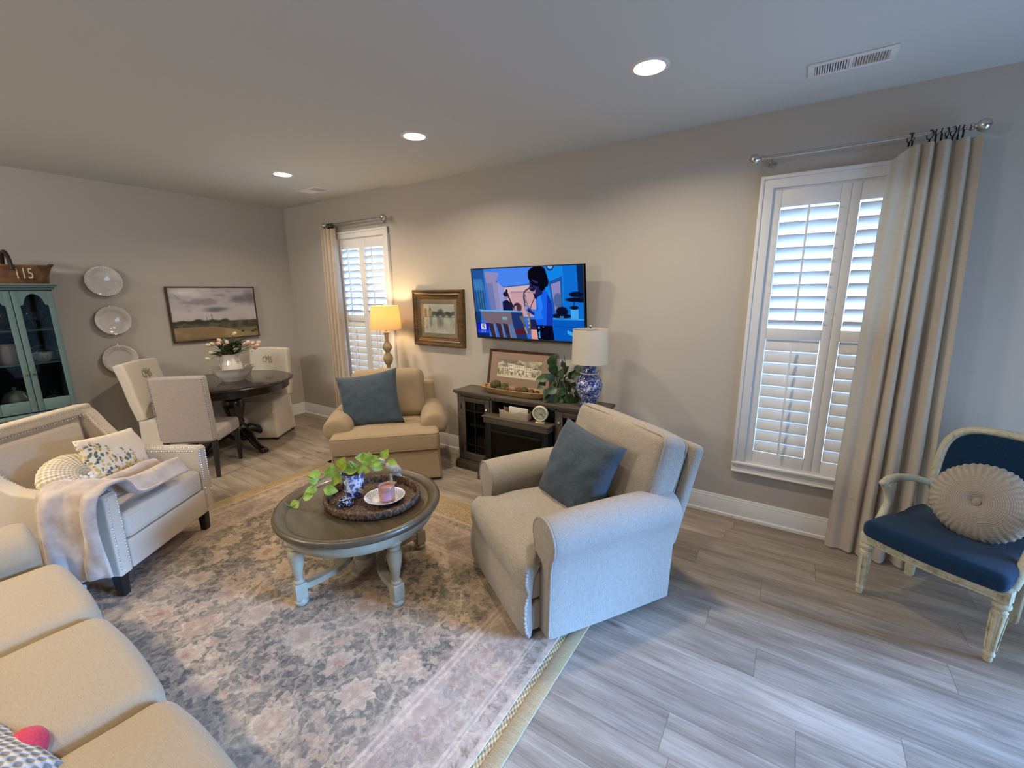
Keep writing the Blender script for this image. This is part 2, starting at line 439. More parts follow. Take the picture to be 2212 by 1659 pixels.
# ------------------------------------------------------------------ room shell
H, RX, RY = 2.74, 8.0, -6.0
def structure(o, label, cat): return tag(o, label, cat, kind='structure')
structure(MB().box(-0.15, RX+0.15, RY-0.15, 0.15, -0.08, 0.0, 0).build('floor', M_floor, smooth=False), 'grey brown wood plank floor running along the window wall', 'floor')
structure(MB().box(-0.15, RX+0.15, RY-0.15, 0.15, H, H+0.08, 0).build('ceiling', M_ceil, smooth=False), 'smooth white flat ceiling with recessed lights', 'ceiling')
structure(MB().box(-0.15, 0, RY-0.15, 0.15, 0, H, 0).build('wall_left', M_wall, smooth=False), 'greige wall carrying the landscape painting and white plates', 'wall')
WZ0, WZ1 = 0.44, 2.285
W1 = (5.545, 6.345); W2 = (1.085, 1.90)
b = MB()
for (x0, x1) in ((0, W2[0]), (W2[1], W1[0]), (W1[1], RX+0.15)): b.box(x0, x1, 0, 0.15, 0, H, 0)
for (x0, x1) in (W2, W1): b.box(x0, x1, 0, 0.15, 0, WZ0, 0).box(x0, x1, 0, 0.15, WZ1, H, 0)
structure(b.build('wall_right', M_wall, smooth=False), 'greige wall with two shuttered windows and the television', 'wall')
DY0, DY1, DZ = -2.07, -.43, 1.8
b = MB().box(RX, RX+0.15, RY, DY0, 0, H, 0).box(RX, RX+0.15, DY1, 0, 0, H, 0).box(RX, RX+0.15, DY0, DY1, DZ, H, 0)
structure(b.build('wall_rear', M_wall, smooth=False), 'greige wall with the glass door behind the photographer', 'wall')
structure(MB().box(0, RX, RY-0.15, RY, 0, H, 0).build('wall_front', M_wall, smooth=False), 'greige wall far behind the sofa', 'wall')
b = MB()
for y0, y1 in ((DY0, DY0+0.06), (DY1-0.06, DY1), ((DY0+DY1)/2-0.04, (DY0+DY1)/2+0.04)): b.box(RX+0.04, RX+0.1, y0, y1, 0, DZ, 0.004)
b.box(RX+0.04, RX+0.1, DY0, DY1, DZ-0.07, DZ, 0.004).box(RX+0.04, RX+0.1, DY0, DY1, 0, 0.05, 0.004)
structure(b.build('door_1', M_white), 'white framed sliding glass door in the rear wall', 'door')

def baseboard_prof(): return [(0, 0), (0, 0.150), (0.006, 0.150), (0.010, 0.142), (0.010, 0.134), (0.013, 0.130), (0.013, 0.118), (0.016, 0.112), (0.016, 0.022), (0.028, 0.020), (0.030, 0.008), (0.030, 0)]
pr = baseboard_prof()
b = MB().prism([(-a, z) for a, z in pr], 0.03, RX, axis='x')
structure(b.build('baseboard_right', M_white, angle=0.5), 'white moulded baseboard along the window wall', 'baseboard')
b = MB().prism([(a, z) for a, z in pr], RY, -0.0, axis='y')
structure(b.build('baseboard_left', M_white, angle=0.5), 'white moulded baseboard along the painting wall', 'baseboard')

def make_window(name, x0, x1, label):
    cw = 0.075
    b = MB()
    for s_, a0, a1 in ((0, x0-cw, x0), (1, x1, x1+cw)):
        b.box(a0, a1, -0.022, 0.0, WZ0-0.0, WZ1+cw, 0.004)
        o0, o1 = (a0, a0+0.022) if s_ == 0 else (a1-0.022, a1)
        b.box(o0, o1, -0.034, -0.018, WZ0, WZ1+cw, 0.005)
    b.box(x0-cw, x1+cw, -0.0225, 0, WZ1, WZ1+cw, 0.004).box(x0-cw, x1+cw, -0.0345, -0.018, WZ1+cw-0.022, WZ1+cw, 0.005)
    w = b.build(name, M_white, angle=0.5); structure(w, label, 'window')
    MB().box(x0-cw, x1+cw, -0.022, 0.0, WZ0-0.075, WZ0-0.012, 0.004).box(x0-cw, x1+cw, -0.036, 0.0, WZ0-0.014, WZ0+0.004, 0.005).box(x0-cw, x1+cw, -0.032, 0.0, WZ0-0.075, WZ0-0.062, 0.004).build('sill', M_white, w, angle=0.5)
    b = MB().box(x0, x0+0.012, 0.0, 0.15, WZ0, WZ1, 0.0).box(x1-0.012, x1, 0.0, 0.15, WZ0, WZ1, 0.0).box(x0+.012, x1-.012, 0.0005, 0.15, WZ1-0.012, WZ1, 0.0).box(x0+.012, x1-.012, 0.0005, 0.15, WZ0, WZ0+0.012, 0.0)
    b.build('jamb', M_white, w, angle=0.4)
    b = MB(); zc = (WZ0+WZ1)/2
    for a0, a1, c0, c1 in ((x0+.012, x0+.05, WZ0+.012, WZ1-.012), (x1-.05, x1-.012, WZ0+.012, WZ1-.012), (x0+.012, x1-.012, WZ0+.012, WZ0+.06), (x0+.012, x1-.012, WZ1-.06, WZ1-.012), (x0+.012, x1-.012, zc-.02, zc+.02)):
        b.box(a0, a1, 0.10, 0.13, c0, c1, 0.003)
    b.build('sash', M_white, w, angle=0.4)
    MB().box(x0+.04, x1-.04, 0.113, 0.117, WZ0+.04, WZ1-.04, 0).build('pane', M_glass, w, smooth=False)
    mid = (x0+x1)/2
    for (p0, p1) in ((x0+0.001, mid-0.0004), (mid+0.0004, x1-0.001)):
        st = 0.048; b = MB(); z0, z1, r0, r1 = WZ0+0.006, WZ1-0.008, 1.335, 1.405
        for q in ((p0, p0+st, z0, z1), (p1-st, p1, z0, z1), (p0+st, p1-st, z0, 0.535), (p0+st, p1-st, r0, r1), (p0+st, p1-st, 2.17, z1)):
            b.box(q[0], q[1], 0.004, 0.032, q[2], q[3], 0.004)
        sp = b.build('shutter_panel', M_white, w, angle=0.5)
        b = MB(); n = 10; L0, L1 = p0+st+0.003, p1-st-0.003
        for (za, zb, ang, hc) in ((r1, 2.17, .50, .044), (0.535, r0, -1.36, .0388)):
            prof = [(hc*math.cos(a), 0.0055*math.sin(a)) for a in [2*PI*i/14 for i in range(14)]]
            for i in range(n):
                z = za+(zb-za)*(i+0.5)/n; ca, sa = math.cos(ang), math.sin(ang)
                pp = [(0.018+a*ca+c*sa, z-a*sa*1.0+c*ca) for a, c in prof]
                pp = [(0.018-(a*ca+c*sa), z+(a*sa-c*ca)) for a, c in prof]
                b.prism(pp, L0, L1, axis='x')
        b.build('louvers', M_white, sp, angle=1.0)
        xc = (L0+L1)/2
        MB().box(xc-0.006, xc+0.006, -0.035, -0.023, r1+0.05, 2.185, 0.003).build('tilt_rod', M_white, sp)
        MB().box(xc-0.006, xc+0.006, -0.040, -0.030, 0.545, r0-0.02, 0.003).build('tilt_rod', M_white, sp)
        MB().box((p1 if p0 < mid-0.1 else p0)-0.0, (p1 if p0 < mid-0.1 else p0)+0.0005, 0.0, 0.004, 0.9, 0.92, 0).build('hinge', M_white, sp) if False else None
    return w
make_window('window_1', W1[0], W1[1], 'tall white window with half open plantation shutters beside the blue chair')
make_window('window_2', W2[0], W2[1], 'tall white window with plantation shutters behind the floor lamp')

# ------------------------------------------------------------------ ceiling fixtures
M_lens = emit('light_lens', (1.0, 0.93, 0.82, 1), 14)
def recessed(x, y, label, power=18):
    t = thing('recessed_light', label, 'ceiling light', (x, y, H), group='recessed ceiling lights')
    MB().lathe([(0.072, -0.001), (0.076, -0.006), (0.092, -0.005), (0.097, -0.001), (0.097, 0.0)], 40).build('trim_ring', M_white, t)
    MB().lathe([(0.0001, -0.0035), (0.05, -0.0035), (0.0735, -0.002), (0.0735, -0.0005)], 40).build('lens', M_lens, t)
    l = bpy.data.lights.new('downlight', 'AREA'); l.shape = 'DISK'; l.size = 0.14; l.energy = power; l.color = (1.0, 0.85, 0.66); l.spread = 2.6
    o = bpy.data.objects.new('downlight', l); COL.objects.link(o); o.location = (x, y, H-0.012)
for x, y, lb in ((1.646, -0.93, 'recessed ceiling light farthest away, above the dining corner'), (3.364, -0.95, 'recessed ceiling light between the other two, before the television'), (5.013, -0.98, 'largest recessed ceiling light, nearest the square floor chair and vent')):
    recessed(x, y, lb.replace('square floor chair and vent', 'wide ceiling vent'))
for x in (1.65, 3.36, 5.0): recessed(x, -4.1, power={1.65: 34, 3.36: 26, 5.0: 20}[x], label={1.65: 'recessed ceiling light above the china hutch end', 3.36: 'recessed ceiling light above the sofa end', 5.0: 'recessed ceiling light above the photographer'}[x])

def ceiling_vent(x, y, L, Wd, label, split):
    t = thing('ceiling_vent', label, 'vent', (x, y, H))
    b = MB(); e = 0.028
    b.box(-L/2, L/2, -Wd/2, -Wd/2+e, -0.008, 0, 0.003).box(-L/2, L/2, Wd/2-e, Wd/2, -0.008, 0, 0.003).box(-L/2, -L/2+e, -Wd/2+e-.002, Wd/2-e+.002, -0.0078, -.0003, 0.001).box(L/2-e, L/2, -Wd/2+e-.002, Wd/2-e+.002, -0.0078, -.0003, 0.001).box(-0.008, 0.008, -Wd/2+e-.002, Wd/2-e+.002, -0.0078, -.0003, 0.001)
    b.build('frame', M_white, t)
    MB().box(-L/2+e, L/2-e, -Wd/2+e, Wd/2-e, -0.0012, -0.0002, 0).build('duct_shade', plain('vent_shade', (0.03, 0.03, 0.03, 1), 0.8), t, smooth=False)  # flat dark sheet, its colour stands in for shade behind the slats
    for sgn in (-1, 1):
        b = MB(); n = split
        x0, x1 = (-L/2+e, -0.008) if sgn < 0 else (0.008, L/2-e)
        for i in range(n):
            xc = x0+(x1-x0)*(i+0.5)/n
            b.soft(0.0085, Wd-2*e, 0.0015, 0.0004, T=Tm((xc, 0, -0.006), ry=sgn*0.65))
        b.build('slats', M_white, t)
    return t
ceiling_vent(5.84, -0.475, 0.345, 0.16, 'wide white ceiling vent at right near the window curtain', 13)
ceiling_vent(1.30, -0.40, 0.34, 0.19, 'small far ceiling vent above the left window', 13)
# ------------------------------------------------------------------ fabrics
M_recl = fabric('oatmeal_linen', srgb(174, 164, 150), srgb(140, 130, 117), weave=330)
M_tan = fabric('tan_slipcover_cotton', srgb(171, 150, 120), srgb(146, 126, 99), weave=420, bump=0.1)
M_sofa = fabric('beige_sofa_fabric', srgb(172, 155, 129), srgb(154, 138, 113), weave=420, bump=.05, blotch=.05)
M_nail = fabric('cream_velvet_linen', srgb(198, 182, 160), srgb(180, 164, 142), weave=420, bump=0.06)
M_pipe = fabric('taupe_piping', srgb(128, 116, 100), weave=300)
M_slate = fabric('slate_blue_linen', srgb(80, 92, 102), srgb(58, 68, 77), weave=260, bump=0.3)
M_navy = fabric('navy_upholstery', srgb(22, 54, 82), srgb(14, 38, 60), weave=380, bump=0.12, blotch=0.04)
M_dark = plain('dark_stained_leg', (0.012, 0.008, 0.007, 1), 0.35)

def superarc(cx, cz, rx, rz, a0, a1, n): return [(cx+rx*math.cos(a0+(a1-a0)*i/n), cz+rz*math.sin(a0+(a1-a0)*i/n)) for i in range(n+1)]
def wob(p, amp, f, seed=0): 
    v = Vector((p[0]*f+seed, p[1]*f, p[2]*f)); return amp*noise.noise(v)
def ring_path(x0, x1, y0, y1, z, rad, n=5):
    pts = []
    for cx, cy, a in ((x1-rad, y1-rad, 0), (x0+rad, y1-rad, PI/2), (x0+rad, y0+rad, PI), (x1-rad, y0+rad, 1.5*PI)):
        for i in range(n+1): pts.append((cx+rad*math.cos(a+PI/2*i/n), cy+rad*math.sin(a+PI/2*i/n), z))
    return pts

# ------------------------------------------------------------------ recliner
RZ = math.atan2(-0.54, 0.84)
recl = thing('recliner', 'oatmeal linen recliner with rolled arms standing half on the rug beside the coffee table', 'armchair', (4.795, -1.23, 0.0147), RZ)
MB().box(-.36, .36, -.33, .30, 0, .06, .01).build('base', M_dark, recl)
def arm_prof(s):
    p = [(.285, .018), (.425, .018), (.44, .40)]+superarc(.375, .525, .108, .105, -0.62, PI+0.55, 18)+[(.285, .44)]
    return [(s*a, z) for a, z in p]
for s in (-1, 1):
    def armfn(x, y, z):
        t = (y+.43)/.76; zz = z+(0.035*t*(1-t)*4*0.35 if z > .3 else 0)
        return (x*(1+0.012*math.sin(PI*t)), y, zz)
    a = MB().prism(arm_prof(s), -.43, .33, rad=.022, steps=10, fn=armfn).build('arm', M_recl, recl, angle=0.9)
    pth = [(s*(x*1.004), -.424, z) for x, z in [(.43, .045), (.443, .40)]+superarc(.375, .525, .104, .101, -0.62, PI+0.5, 22)+[(.284, .42)]]
    MB().tube(pth, .0055, 7).build('piping', M_recl, a)
# pad that rolls over the front and down as the footrest
pad_out = [(.17, .435), (.05, .455), (-.12, .468), (-.30, .474), (-.42, .465), (-.50, .435), (-.54, .385), (-.548, .33), (-.540, .285), (-.530, .265), (-.540, .245), (-.552, .20), (-.555, .12), (-.548, .06), (-.53, .022), (-.505, .018), (-.498, .06), (-.503, .24), (-.493, .33), (-.46, .39), (-.40, .41), (.17, .34)]
def padfn(x, y, z):
    q = max(0, min(1, (y+.455)/.04)); q = q*q*(3-2*q); x = x*(1-.27*q)
    hw = .375*(1-.27*q); e = max(0, (abs(x)-hw+.07)/.07)
    yy = y+(.022*e*e if y < -.4 else 0)+.004*math.sin(z*190+abs(x)*20)*e*e*(1 if y < -.30 and z > .2 else 0)
    zz = z-.022*e*e*(1 if z > .4 else 0)+(.008*math.cos(PI*x/.62) if z > .4 and y > -.4 else 0)
    return (x, yy, zz)
pd = MB().prism([(a, z) for a, z in pad_out], -.375, .375, rad=.010, axis='x', steps=28, k=3, fn=padfn).build('seat_pad', M_recl, recl, angle=1.2)
for s in (-1, 1):                      # gathered welt along the side of the pad
    pts = []; seg = pad_out[6:15]
    for i in range(121):
        t = i/120; k = t*(len(seg)-1); j = min(int(k), len(seg)-2); f = k-j
        A, B = seg[j], seg[j+1]
        pts.append((s*(.372+0.0035*math.sin(i*1.3)), A[0]+(B[0]-A[0])*f+.032, A[1]+(B[1]-A[1])*f))
    MB().tube(pts, .008, 8, rads=[.0075+.0022*math.sin(i*1.3+1) for i in range(121)]).build('gathered_edge', M_recl, pd)
def bxf(x, y, z): return (x, y+wob((x, y, z), .006, 9), z)
MB().soft(.735, .09, .17, .035, (8, 2, 4), 3, fn=bxf, at=(0, -.463, .29)).soft(.735, .09, .165, .03, (8, 2, 4), 3, fn=bxf, at=(0, -.463, .117)).soft(.56, .4, .30, .02, at=(0, -.25, .20)).build('footrest_box', M_recl, recl)
BK = Tm((0, .155, .43), rx=-0.30)
def bkfn(x, y, z):
    c = math.cos(PI*x/1.0)*math.cos(PI*z/.62)
    return (x*(1+.02*math.cos(PI*z/.6)), y-(0.035*c if y < 0 else 0)+wob((x, y, z), .012, 5), z+(.016*math.cos(PI*x/.95)*0.6 if z > 0 else 0)+wob((x, z, y), .006, 6, 3))
bc = MB().soft(.80, .17, .50, .055, (12, 3, 10), 3, fn=bkfn, T=BK @ Tm((0, .05, .265))).build('back_cushion', M_recl, recl, angle=1.5)
for yy in (-.0305, .128):
    pts = [BK @ Vector((x*(1.0), yy, z)) for x, z in [(sx, sz) for sx, sz, _ in ring_path(-.388, .388, .03, .502, 0, .05)]]
    MB().tube(pts, .005, 6, closed=True).build('piping', M_recl, bc)
MB().soft(.86, .075, .56, .03, (4, 1, 4), 3, T=BK @ Tm((0, .185, .22))).build('back_frame', M_recl, recl)
MB().soft(.70, .06, .36, .02, T=Tm((0, .34, .25), rx=-0.1)).build('back_panel', plain('dark_mesh_lining', srgb(92, 88, 84), 0.9), recl)

def pillow_thing(name, label, loc, w, h, t, rot, mat, seed=0, pinch=0.14, wr=0.012, seam=True):
    o = thing(name, label, 'pillow', loc, rot=rot)
    MB().pillow(w, h, t, 18, pinch=pinch, wr=wr, seed=seed).build('cover', mat, o, angle=3.2)
    return o
# slate pillow in the recliner
from mathutils import Euler
pillow_thing('throw_pillow', 'slate blue square linen pillow leaning back in the recliner', (4.80, -1.235, .655), .50, .49, .20, (-.40, .10, RZ+.12), M_slate, 3.3)

# ------------------------------------------------------------------ chair and a half by the lamp
ZA = math.atan2(.70, .71)
ac = thing('armchair', 'tan slipcovered armchair with rolled arms and skirt in front of the floor lamp', 'armchair', (2.60, -.715, 0), ZA)
def skirt(x, y, z):
    e = 1+.035*max(0, (.26-z))/.26; pl = 0
    if abs(abs(x)-.44) < .05 and z < .28: pl = 0.006*math.sin(x*160)
    return (x*e, y*e+pl, z)
MB().soft(.90, .80, .28, .02, (16, 14, 8), 2, fn=skirt, at=(0, .0, .165)).build('skirt', M_tan, ac)
def tcush(x, y, z):
    q = max(0, min(1, (y+.10)/.10)); q = q*q*(3-2*q); xx = x*(1-.30*q)
    crown = .022*math.cos(PI*x/.95)*math.cos(PI*(y)/.85)
    return (xx, y, z+(crown if z > 0 else -.3*crown)+wob((x, y, z), .006, 6))
sc_ = MB().soft(.92, .66, .165, .035, (18, 18, 2), 3, fn=tcush, at=(0, -.115, .385)).build('seat_cushion', M_tan, ac, angle=1.4)
for zz in (.455, .318):
    pts = []
    for (x, y, z) in ring_path(-.452, .452, -.44, .19, 0, .03, 4):
        pts.append((x, y, z))
    pts = [p for p in pts if p[1] < -.08]; pts.sort(key=lambda p: math.atan2(p[0], -(p[1])+0.0))
    pts = [(x, y, zz) for x, y, _ in pts]
    MB().tube(pts, .005, 6).build('piping', M_tan, sc_)
for s in (-1, 1):
    p = [(.30, .26), (.44, .26), (.455, .39)]+superarc(.42, .475, .125, .118, -0.75, PI+0.6, 16)+[(.30, .40)]
    def rf(x, y, z):
        t = (y+.27)/.62
        return (x+wob((x, y, z), .012, 5, s), y+wob((x, z, y), .01, 6), z+.01*math.sin(PI*t)+wob((z, y, x), .008, 6, 5))
    MB().prism([(s*a, z) for a, z in p], -.27, .36, rad=.05, steps=10, fn=rf, k=4).build('arm', M_tan, ac, angle=1.3)
def puff(x, y, z):
    c = max(0, math.cos(PI*x/.9))*max(0, math.cos(PI*z/.62))
    return (x+wob((x, y, z), .012, 4.5), y-(.05*c if y < 0 else 0)+wob((x, y, z), .022, 6, 2), z+(.02*math.cos(PI*x/.8) if z > 0 else 0)+wob((x, z, y), .012, 5, 9))
MB().soft(.70, .20, .47, .07, (14, 3, 12), 3, fn=puff, T=Tm((0, .22, .68), rx=-.22)).build('back_cushion', M_tan, ac, angle=1.6)
MB().soft(.90, .13, .56, .05, (8, 2, 6), 3, T=Tm((0, .355, .50), rx=-.14)).build('back_frame', M_tan, ac, angle=1.3)
pillow_thing('throw_pillow', 'slate blue square pillow propped on the tan armchair', (2.515, -.845, .685), .575, .53, .19, (-.30, -.15, ZA-.12), M_slate, 8.1, 0.2, .016)

# ------------------------------------------------------------------ nailhead armchair
ZN = math.atan2(.82, -.57)
nh = thing('armchair', 'cream upholstered armchair with silver nailhead trim, pale throw over one arm', 'armchair', (2.262, -2.705, .0147), ZN)
# side panel outline (y, z): low track arm sweeping up into the back
side = [(-.40, .145), (-.40, .605), (-.385, .62), (-.05, .625), (.06, .645), (.15, .70), (.22, .79), (.275, .87), (.31, .905), (.40, .925), (.44, .90), (.42, .60), (.40, .145)]
for s in (-1, 1):
    x0, x1 = (.315, .40) if s > 0 else (-.40, -.315)
    sp = MB().prism(side, x0, x1, rad=.012, axis='x', steps=2).build('arm', M_nail, nh, angle=0.7)
    b = MB()
    def nails(b, pts, sp_=.017, r_=.0052, nrm=(0, 0, 1)):
        tot = 0
        for A, B in zip(pts[:-1], pts[1:]):
            A, B = Vector(A), Vector(B); L = (B-A).length; dd = sp_-tot
            while dd <= L:
                b.ball(A+(B-A)*(dd/L), r_, n=7, m=4); dd += sp_
            tot = (tot+L) % sp_
        return b
    inner, outer = (x0, x1) if s > 0 else (x1, x0)
    for xx in (inner+s*.014, outer-s*.014):
        nails(MB(), [(xx, -.401, .17), (xx, -.401, .60)]).build('nailhead_trim', M_chrome, sp)
    top = [(y, z) for y, z in side[2:10]]
    for xx in (inner+s*.012,):
        nails(MB(), [(xx, y, z+.001) for y, z in top]).build('nailhead_trim', M_chrome, sp)
    nails(MB(), [(inner-s*.001, y+.004, z-.022) for y, z in top]).build('nailhead_trim', M_chrome, sp)
bp = MB().soft(.64, .10, .62, .02, (6, 1, 6), 2, T=Tm((0, .355, .60), rx=-.10)).build('back', M_nail, nh)
MB().soft(.54, .05, .36, .022, (6, 1, 5), 3, fn=lambda x, y, z: (x, y-(.012*math.cos(PI*x/.6)*math.cos(PI*z/.42) if y < 0 else 0), z), T=Tm((0, .295, .66), rx=-.10)).build('back_pad', M_nail, nh, angle=1.2)
MB().soft(.80, .12, .07, .02, (4, 1, 1), 3, T=Tm((0, .37, .895), rx=-.1)).build('top_rail', M_nail, nh, angle=1.2)
b = MB()
for zz, yy in ((.918, .312), (.868, .306)):
    nails(MB(), [(-.385, yy, zz), (.385, yy, zz)] if zz > .9 else [(-.30, yy, zz), (.30, yy, zz)]).build('nailhead_trim', M_chrome, nh)
MB().soft(.63, .06, .17, .012, at=(0, -.375, .232)).soft(.63, .72, .12, .01, at=(0, -.01, .22)).build('seat_rail', M_nail, nh)
def cr(x, y, z): return (x, y, z+(.022*math.cos(PI*x/.75)*math.cos(PI*y/.85) if z > 0 else 0)+wob((x, y, z), .004, 6))
sc2 = MB().soft(.625, .69, .15, .035, (12, 12, 2), 3, fn=cr, at=(0, -.062, .393)).build('seat_cushion', M_nail, nh, angle=1.4)
MB().tube(ring_path(-.305, .305, -.402, .26, .447, .03), .0045, 6, closed=True).tube(ring_path(-.305, .305, -.402, .26, .336, .03), .0045, 6, closed=True).build('piping', M_nail, sc2)
for sx in (-1, 1):
    for sy in (-1, 1):
        MB().soft(.055, .055, .15, .004, fn=lambda x, y, z: (x*(1-.25*(.075-z)/.15), y*(1-.25*(.075-z)/.15), z), at=(sx*.345, .36 if sy > 0 else -.345, .075)).build('leg', M_dark, nh)

# ------------------------------------------------------------------ sofa
so = thing('sofa', 'beige three cushion sofa with rolled arms in the near left corner', 'sofa', (3.955, -3.45, .0147), PI)
MB().soft(2.44, .80, .26, .02, (4, 2, 1), 2, at=(0, .0, .17)).build('base', M_sofa, so)
for i, xc in enumerate((.605, 0, -.605)):
    def scf(x, y, z, i=i):
        c = .038*math.cos(PI*x/.72)*math.cos(PI*y/.85)
        return (x*(1+.01*math.cos(PI*y/.7)), y-.015*math.cos(PI*x/.62)*(1 if y < 0 else 0), z+(c if z > 0 else 0)+wob((x+i*3, y, z), .010, 4.5))
    MB().soft(.602, .62, .19, .06, (14, 14, 2), 4, fn=scf, at=(xc, -.105, .385)).build('seat_cushion', M_sofa, so, angle=1.5)
for s in (-1, 1):
    p = [(.905, .05), (1.16, .05), (1.17, .44)]+superarc(1.06, .52, .155, .115, -0.6, PI+0.4, 16)+[(.905, .45)]
    MB().prism([(s*a, z) for a, z in p], -.37, .40, rad=.04, steps=6, k=4).build('arm', M_sofa, so, angle=1.2)
MB().soft(2.0, .20, .60, .06, (6, 2, 4), 3, at=(0, .32, .60)).build('back', M_sofa, so, angle=1.3)
for xc in (.605, 0, -.605):
    pass
for sx in (-1, 1):
    for sy in (-1, 1): MB().soft(.06, .06, .05, .004, at=(sx*1.1, sy*.33, .025)).build('leg', M_dark, so)

# ------------------------------------------------------------------ navy bergere chair at right
M_cream = NT('antique_cream_paint')
_n = M_cream.noise(M_cream.coord(), 22, 5, 0.65)[0]; _n2 = M_cream.noise(M_cream.coord(scale=(1, 1, .3)), 90, 3)[0]
M_cream.set(Base_Color=M_cream.ramp(M_cream.math('ADD', M_cream.math('MULTIPLY', _n, .65), M_cream.math('MULTIPLY', _n2, .35)), [(.32, srgb(128, 118, 88)), (.45, srgb(186, 180, 152)), (.7, srgb(206, 202, 178))]), Roughness=.5)
M_cream = M_cream.mat
ZB = math.atan2(-.515, .857)
bc_ = thing('accent_chair', 'antique cream open armchair with navy seat at the right edge', 'chair', (6.548, -.478, 0), ZB)
leg_prof = [(.008, 0), (.014, .002), (.016, .012), (.014, .03), (.020, .034), (.021, .042), (.017, .048), (.0175, .06), (.026, .25), (.027, .262), (.019, .268), (.019, .275), (.030, .282), (.033, .292), (.030, .303), (.021, .308), (.021, .312)]
for sx in (-1, 1):
    lg = MB().lathe(leg_prof, 20, at=(sx*.255, -.235, 0)).box(sx*.255-.027, sx*.255+.027, -.262, -.208, .31, .372, .004)
    for i in range(8):
        a = 2*PI*i/8; lg.tube([(sx*.255+.019*math.cos(a), -.235+.019*math.sin(a), .065), (sx*.255+.027*math.cos(a), -.235+.027*math.sin(a), .245)], .003, 5)
    lg.build('leg', M_cream, bc_)
    MB().prism([(.19, 0), (.225, 0), (.235, .20), (.23, .37), (.185, .37), (.20, .2)], sx*.21-.02, sx*.21+.02, rad=.006, axis='x').build('leg', M_cream, bc_)
# seat rail: bowed front, sides
def bow(x, t): return -.25-.035*math.cos(PI*x/.62)*t
b = MB()
for z0, z1, y_ in ((.318, .362, 0), (.322, .330, -.004), (.350, .358, -.004)):
    n = 16
    b.grid(lambda u_, v_: (-.262+.524*u_, bow(-.262+.524*u_, 1)+y_, z0+(z1-z0)*v_), n, 1)
    b.grid(lambda u_, v_: (-.262+.524*u_, bow(-.262+.524*u_, 1)+y_+.03*v_, z1), n, 1)
    b.grid(lambda u_, v_: (-.262+.524*u_, bow(-.262+.524*u_, 1)+y_+.03*v_, z0), n, 1)
for s in (-1, 1):
    b.prism([(-.22, .318), (.22, .318), (.22, .362), (-.22, .362)], s*.235-.016 if True else 0, s*.235+.016, rad=.004, axis='x')
b.box(-.22, .22, .20, .23, .318, .362, .004)
b.build('seat_rail', M_cream, bc_)
def navyseat(x, y, z):
    t = (y+.27)/.54; w = 1-.14*max(0, t)
    yy = y-(.035*math.cos(PI*x/.6) if y < 0 else 0)*min(1, max(0, -y/.2))
    c = .03*math.cos(PI*x/.64)*math.cos(PI*y/.66)
    nt = 1-.10*math.exp(-((y-.02)/.07)**2)*(1 if abs(x) > .2 else 0)
    return (x*w*nt, yy, z+(c if z > 0 else 0))
sn = MB().soft(.55, .53, .085, .032, (14, 16, 2), 3, fn=navyseat, at=(0, -.02, .403)).build('seat', M_navy, bc_, angle=1.4)
pts = []
for x, y, z in ring_path(-.272, .272, -.262, .262, 0, .03, 4):
    q = navyseat(x, y, -.01); pts.append((q[0]*1.002, q[1]-.02, .418))
MB().tube(pts, .004, 6, closed=True).build('piping', M_navy, sn)
# back: rounded frame leaning back
BT = Tm((.022, .215, .42), rx=-.20)
def back_outline(k, e=0.0):
    pts = []
    for i in range(41):
        a = -PI*0.18+(PI*1.36)*i/40
        x = .222*math.copysign(abs(math.cos(a))**.62, math.cos(a)); z = .275+.235*math.copysign(abs(math.sin(a))**.62, math.sin(a))
        pts.append((x*(1-e/.25), z-e*(1 if z > .3 else -1)*0.9))
    return pts
bo = back_outline(1)
prof = [(x, 0, z) for x, z in bo]
pts = [BT @ Vector((bo[0][0]*.95, 0, -.10))]+[BT @ Vector((x, .018*(x/.25)**2*-1, z)) for x, z in bo]+[BT @ Vector((bo[-1][0]*.95, 0, -.10))]
MB().tube(pts, .023, 10).tube([p+Vector((0, -.014, 0)) for p in pts[1:-1]], .012, 8).tube([BT @ Vector((-.22, 0, .10)), BT @ Vector((0, .0, .085)), BT @ Vector((.22, 0, .10))], .02, 8).build('back_frame', M_cream, bc_)
pan = [(x*.93, .30+(z-.30)*.93) for x, z in bo]+[(-.20, .10), (.20, .10)]
pan2 = [(x, z) for x, z in pan[:41]]+[(pan[40][0]*.98, .12), (pan[0][0]*.98, .12)]
MB().prism(pan2, -.025, .02, rad=.018, T=BT, k=3).build('back_pad', M_navy, bc_, angle=1.2)
for s in (-1, 1):
    # arm: from back upright forward, then scrolled support down to the seat rail
    pa = [BT @ Vector((s*.215, 0, .16))]
    pa += [Vector((s*x, y, z)) for x, y, z in ((.255, .13, .615), (.274, .02, .630), (.276, -.09, .636), (.272, -.125, .634))]
    MB().tube(pa, .019, 10, rads=[.017, .019, .022, .022, .018]).ball((s*.272, -.132, .630), .021, .026, .02).tube([Vector((s*x, y, z)) for x, y, z in ((.278, -.125, .625), (.270, -.085, .57), (.262, -.075, .51), (.262, -.105, .45), (.258, -.14, .40), (.254, -.16, .35))], .02, 10, rads=[.016, .017, .018, .021, .026, .024]).build('arm', M_cream, bc_)
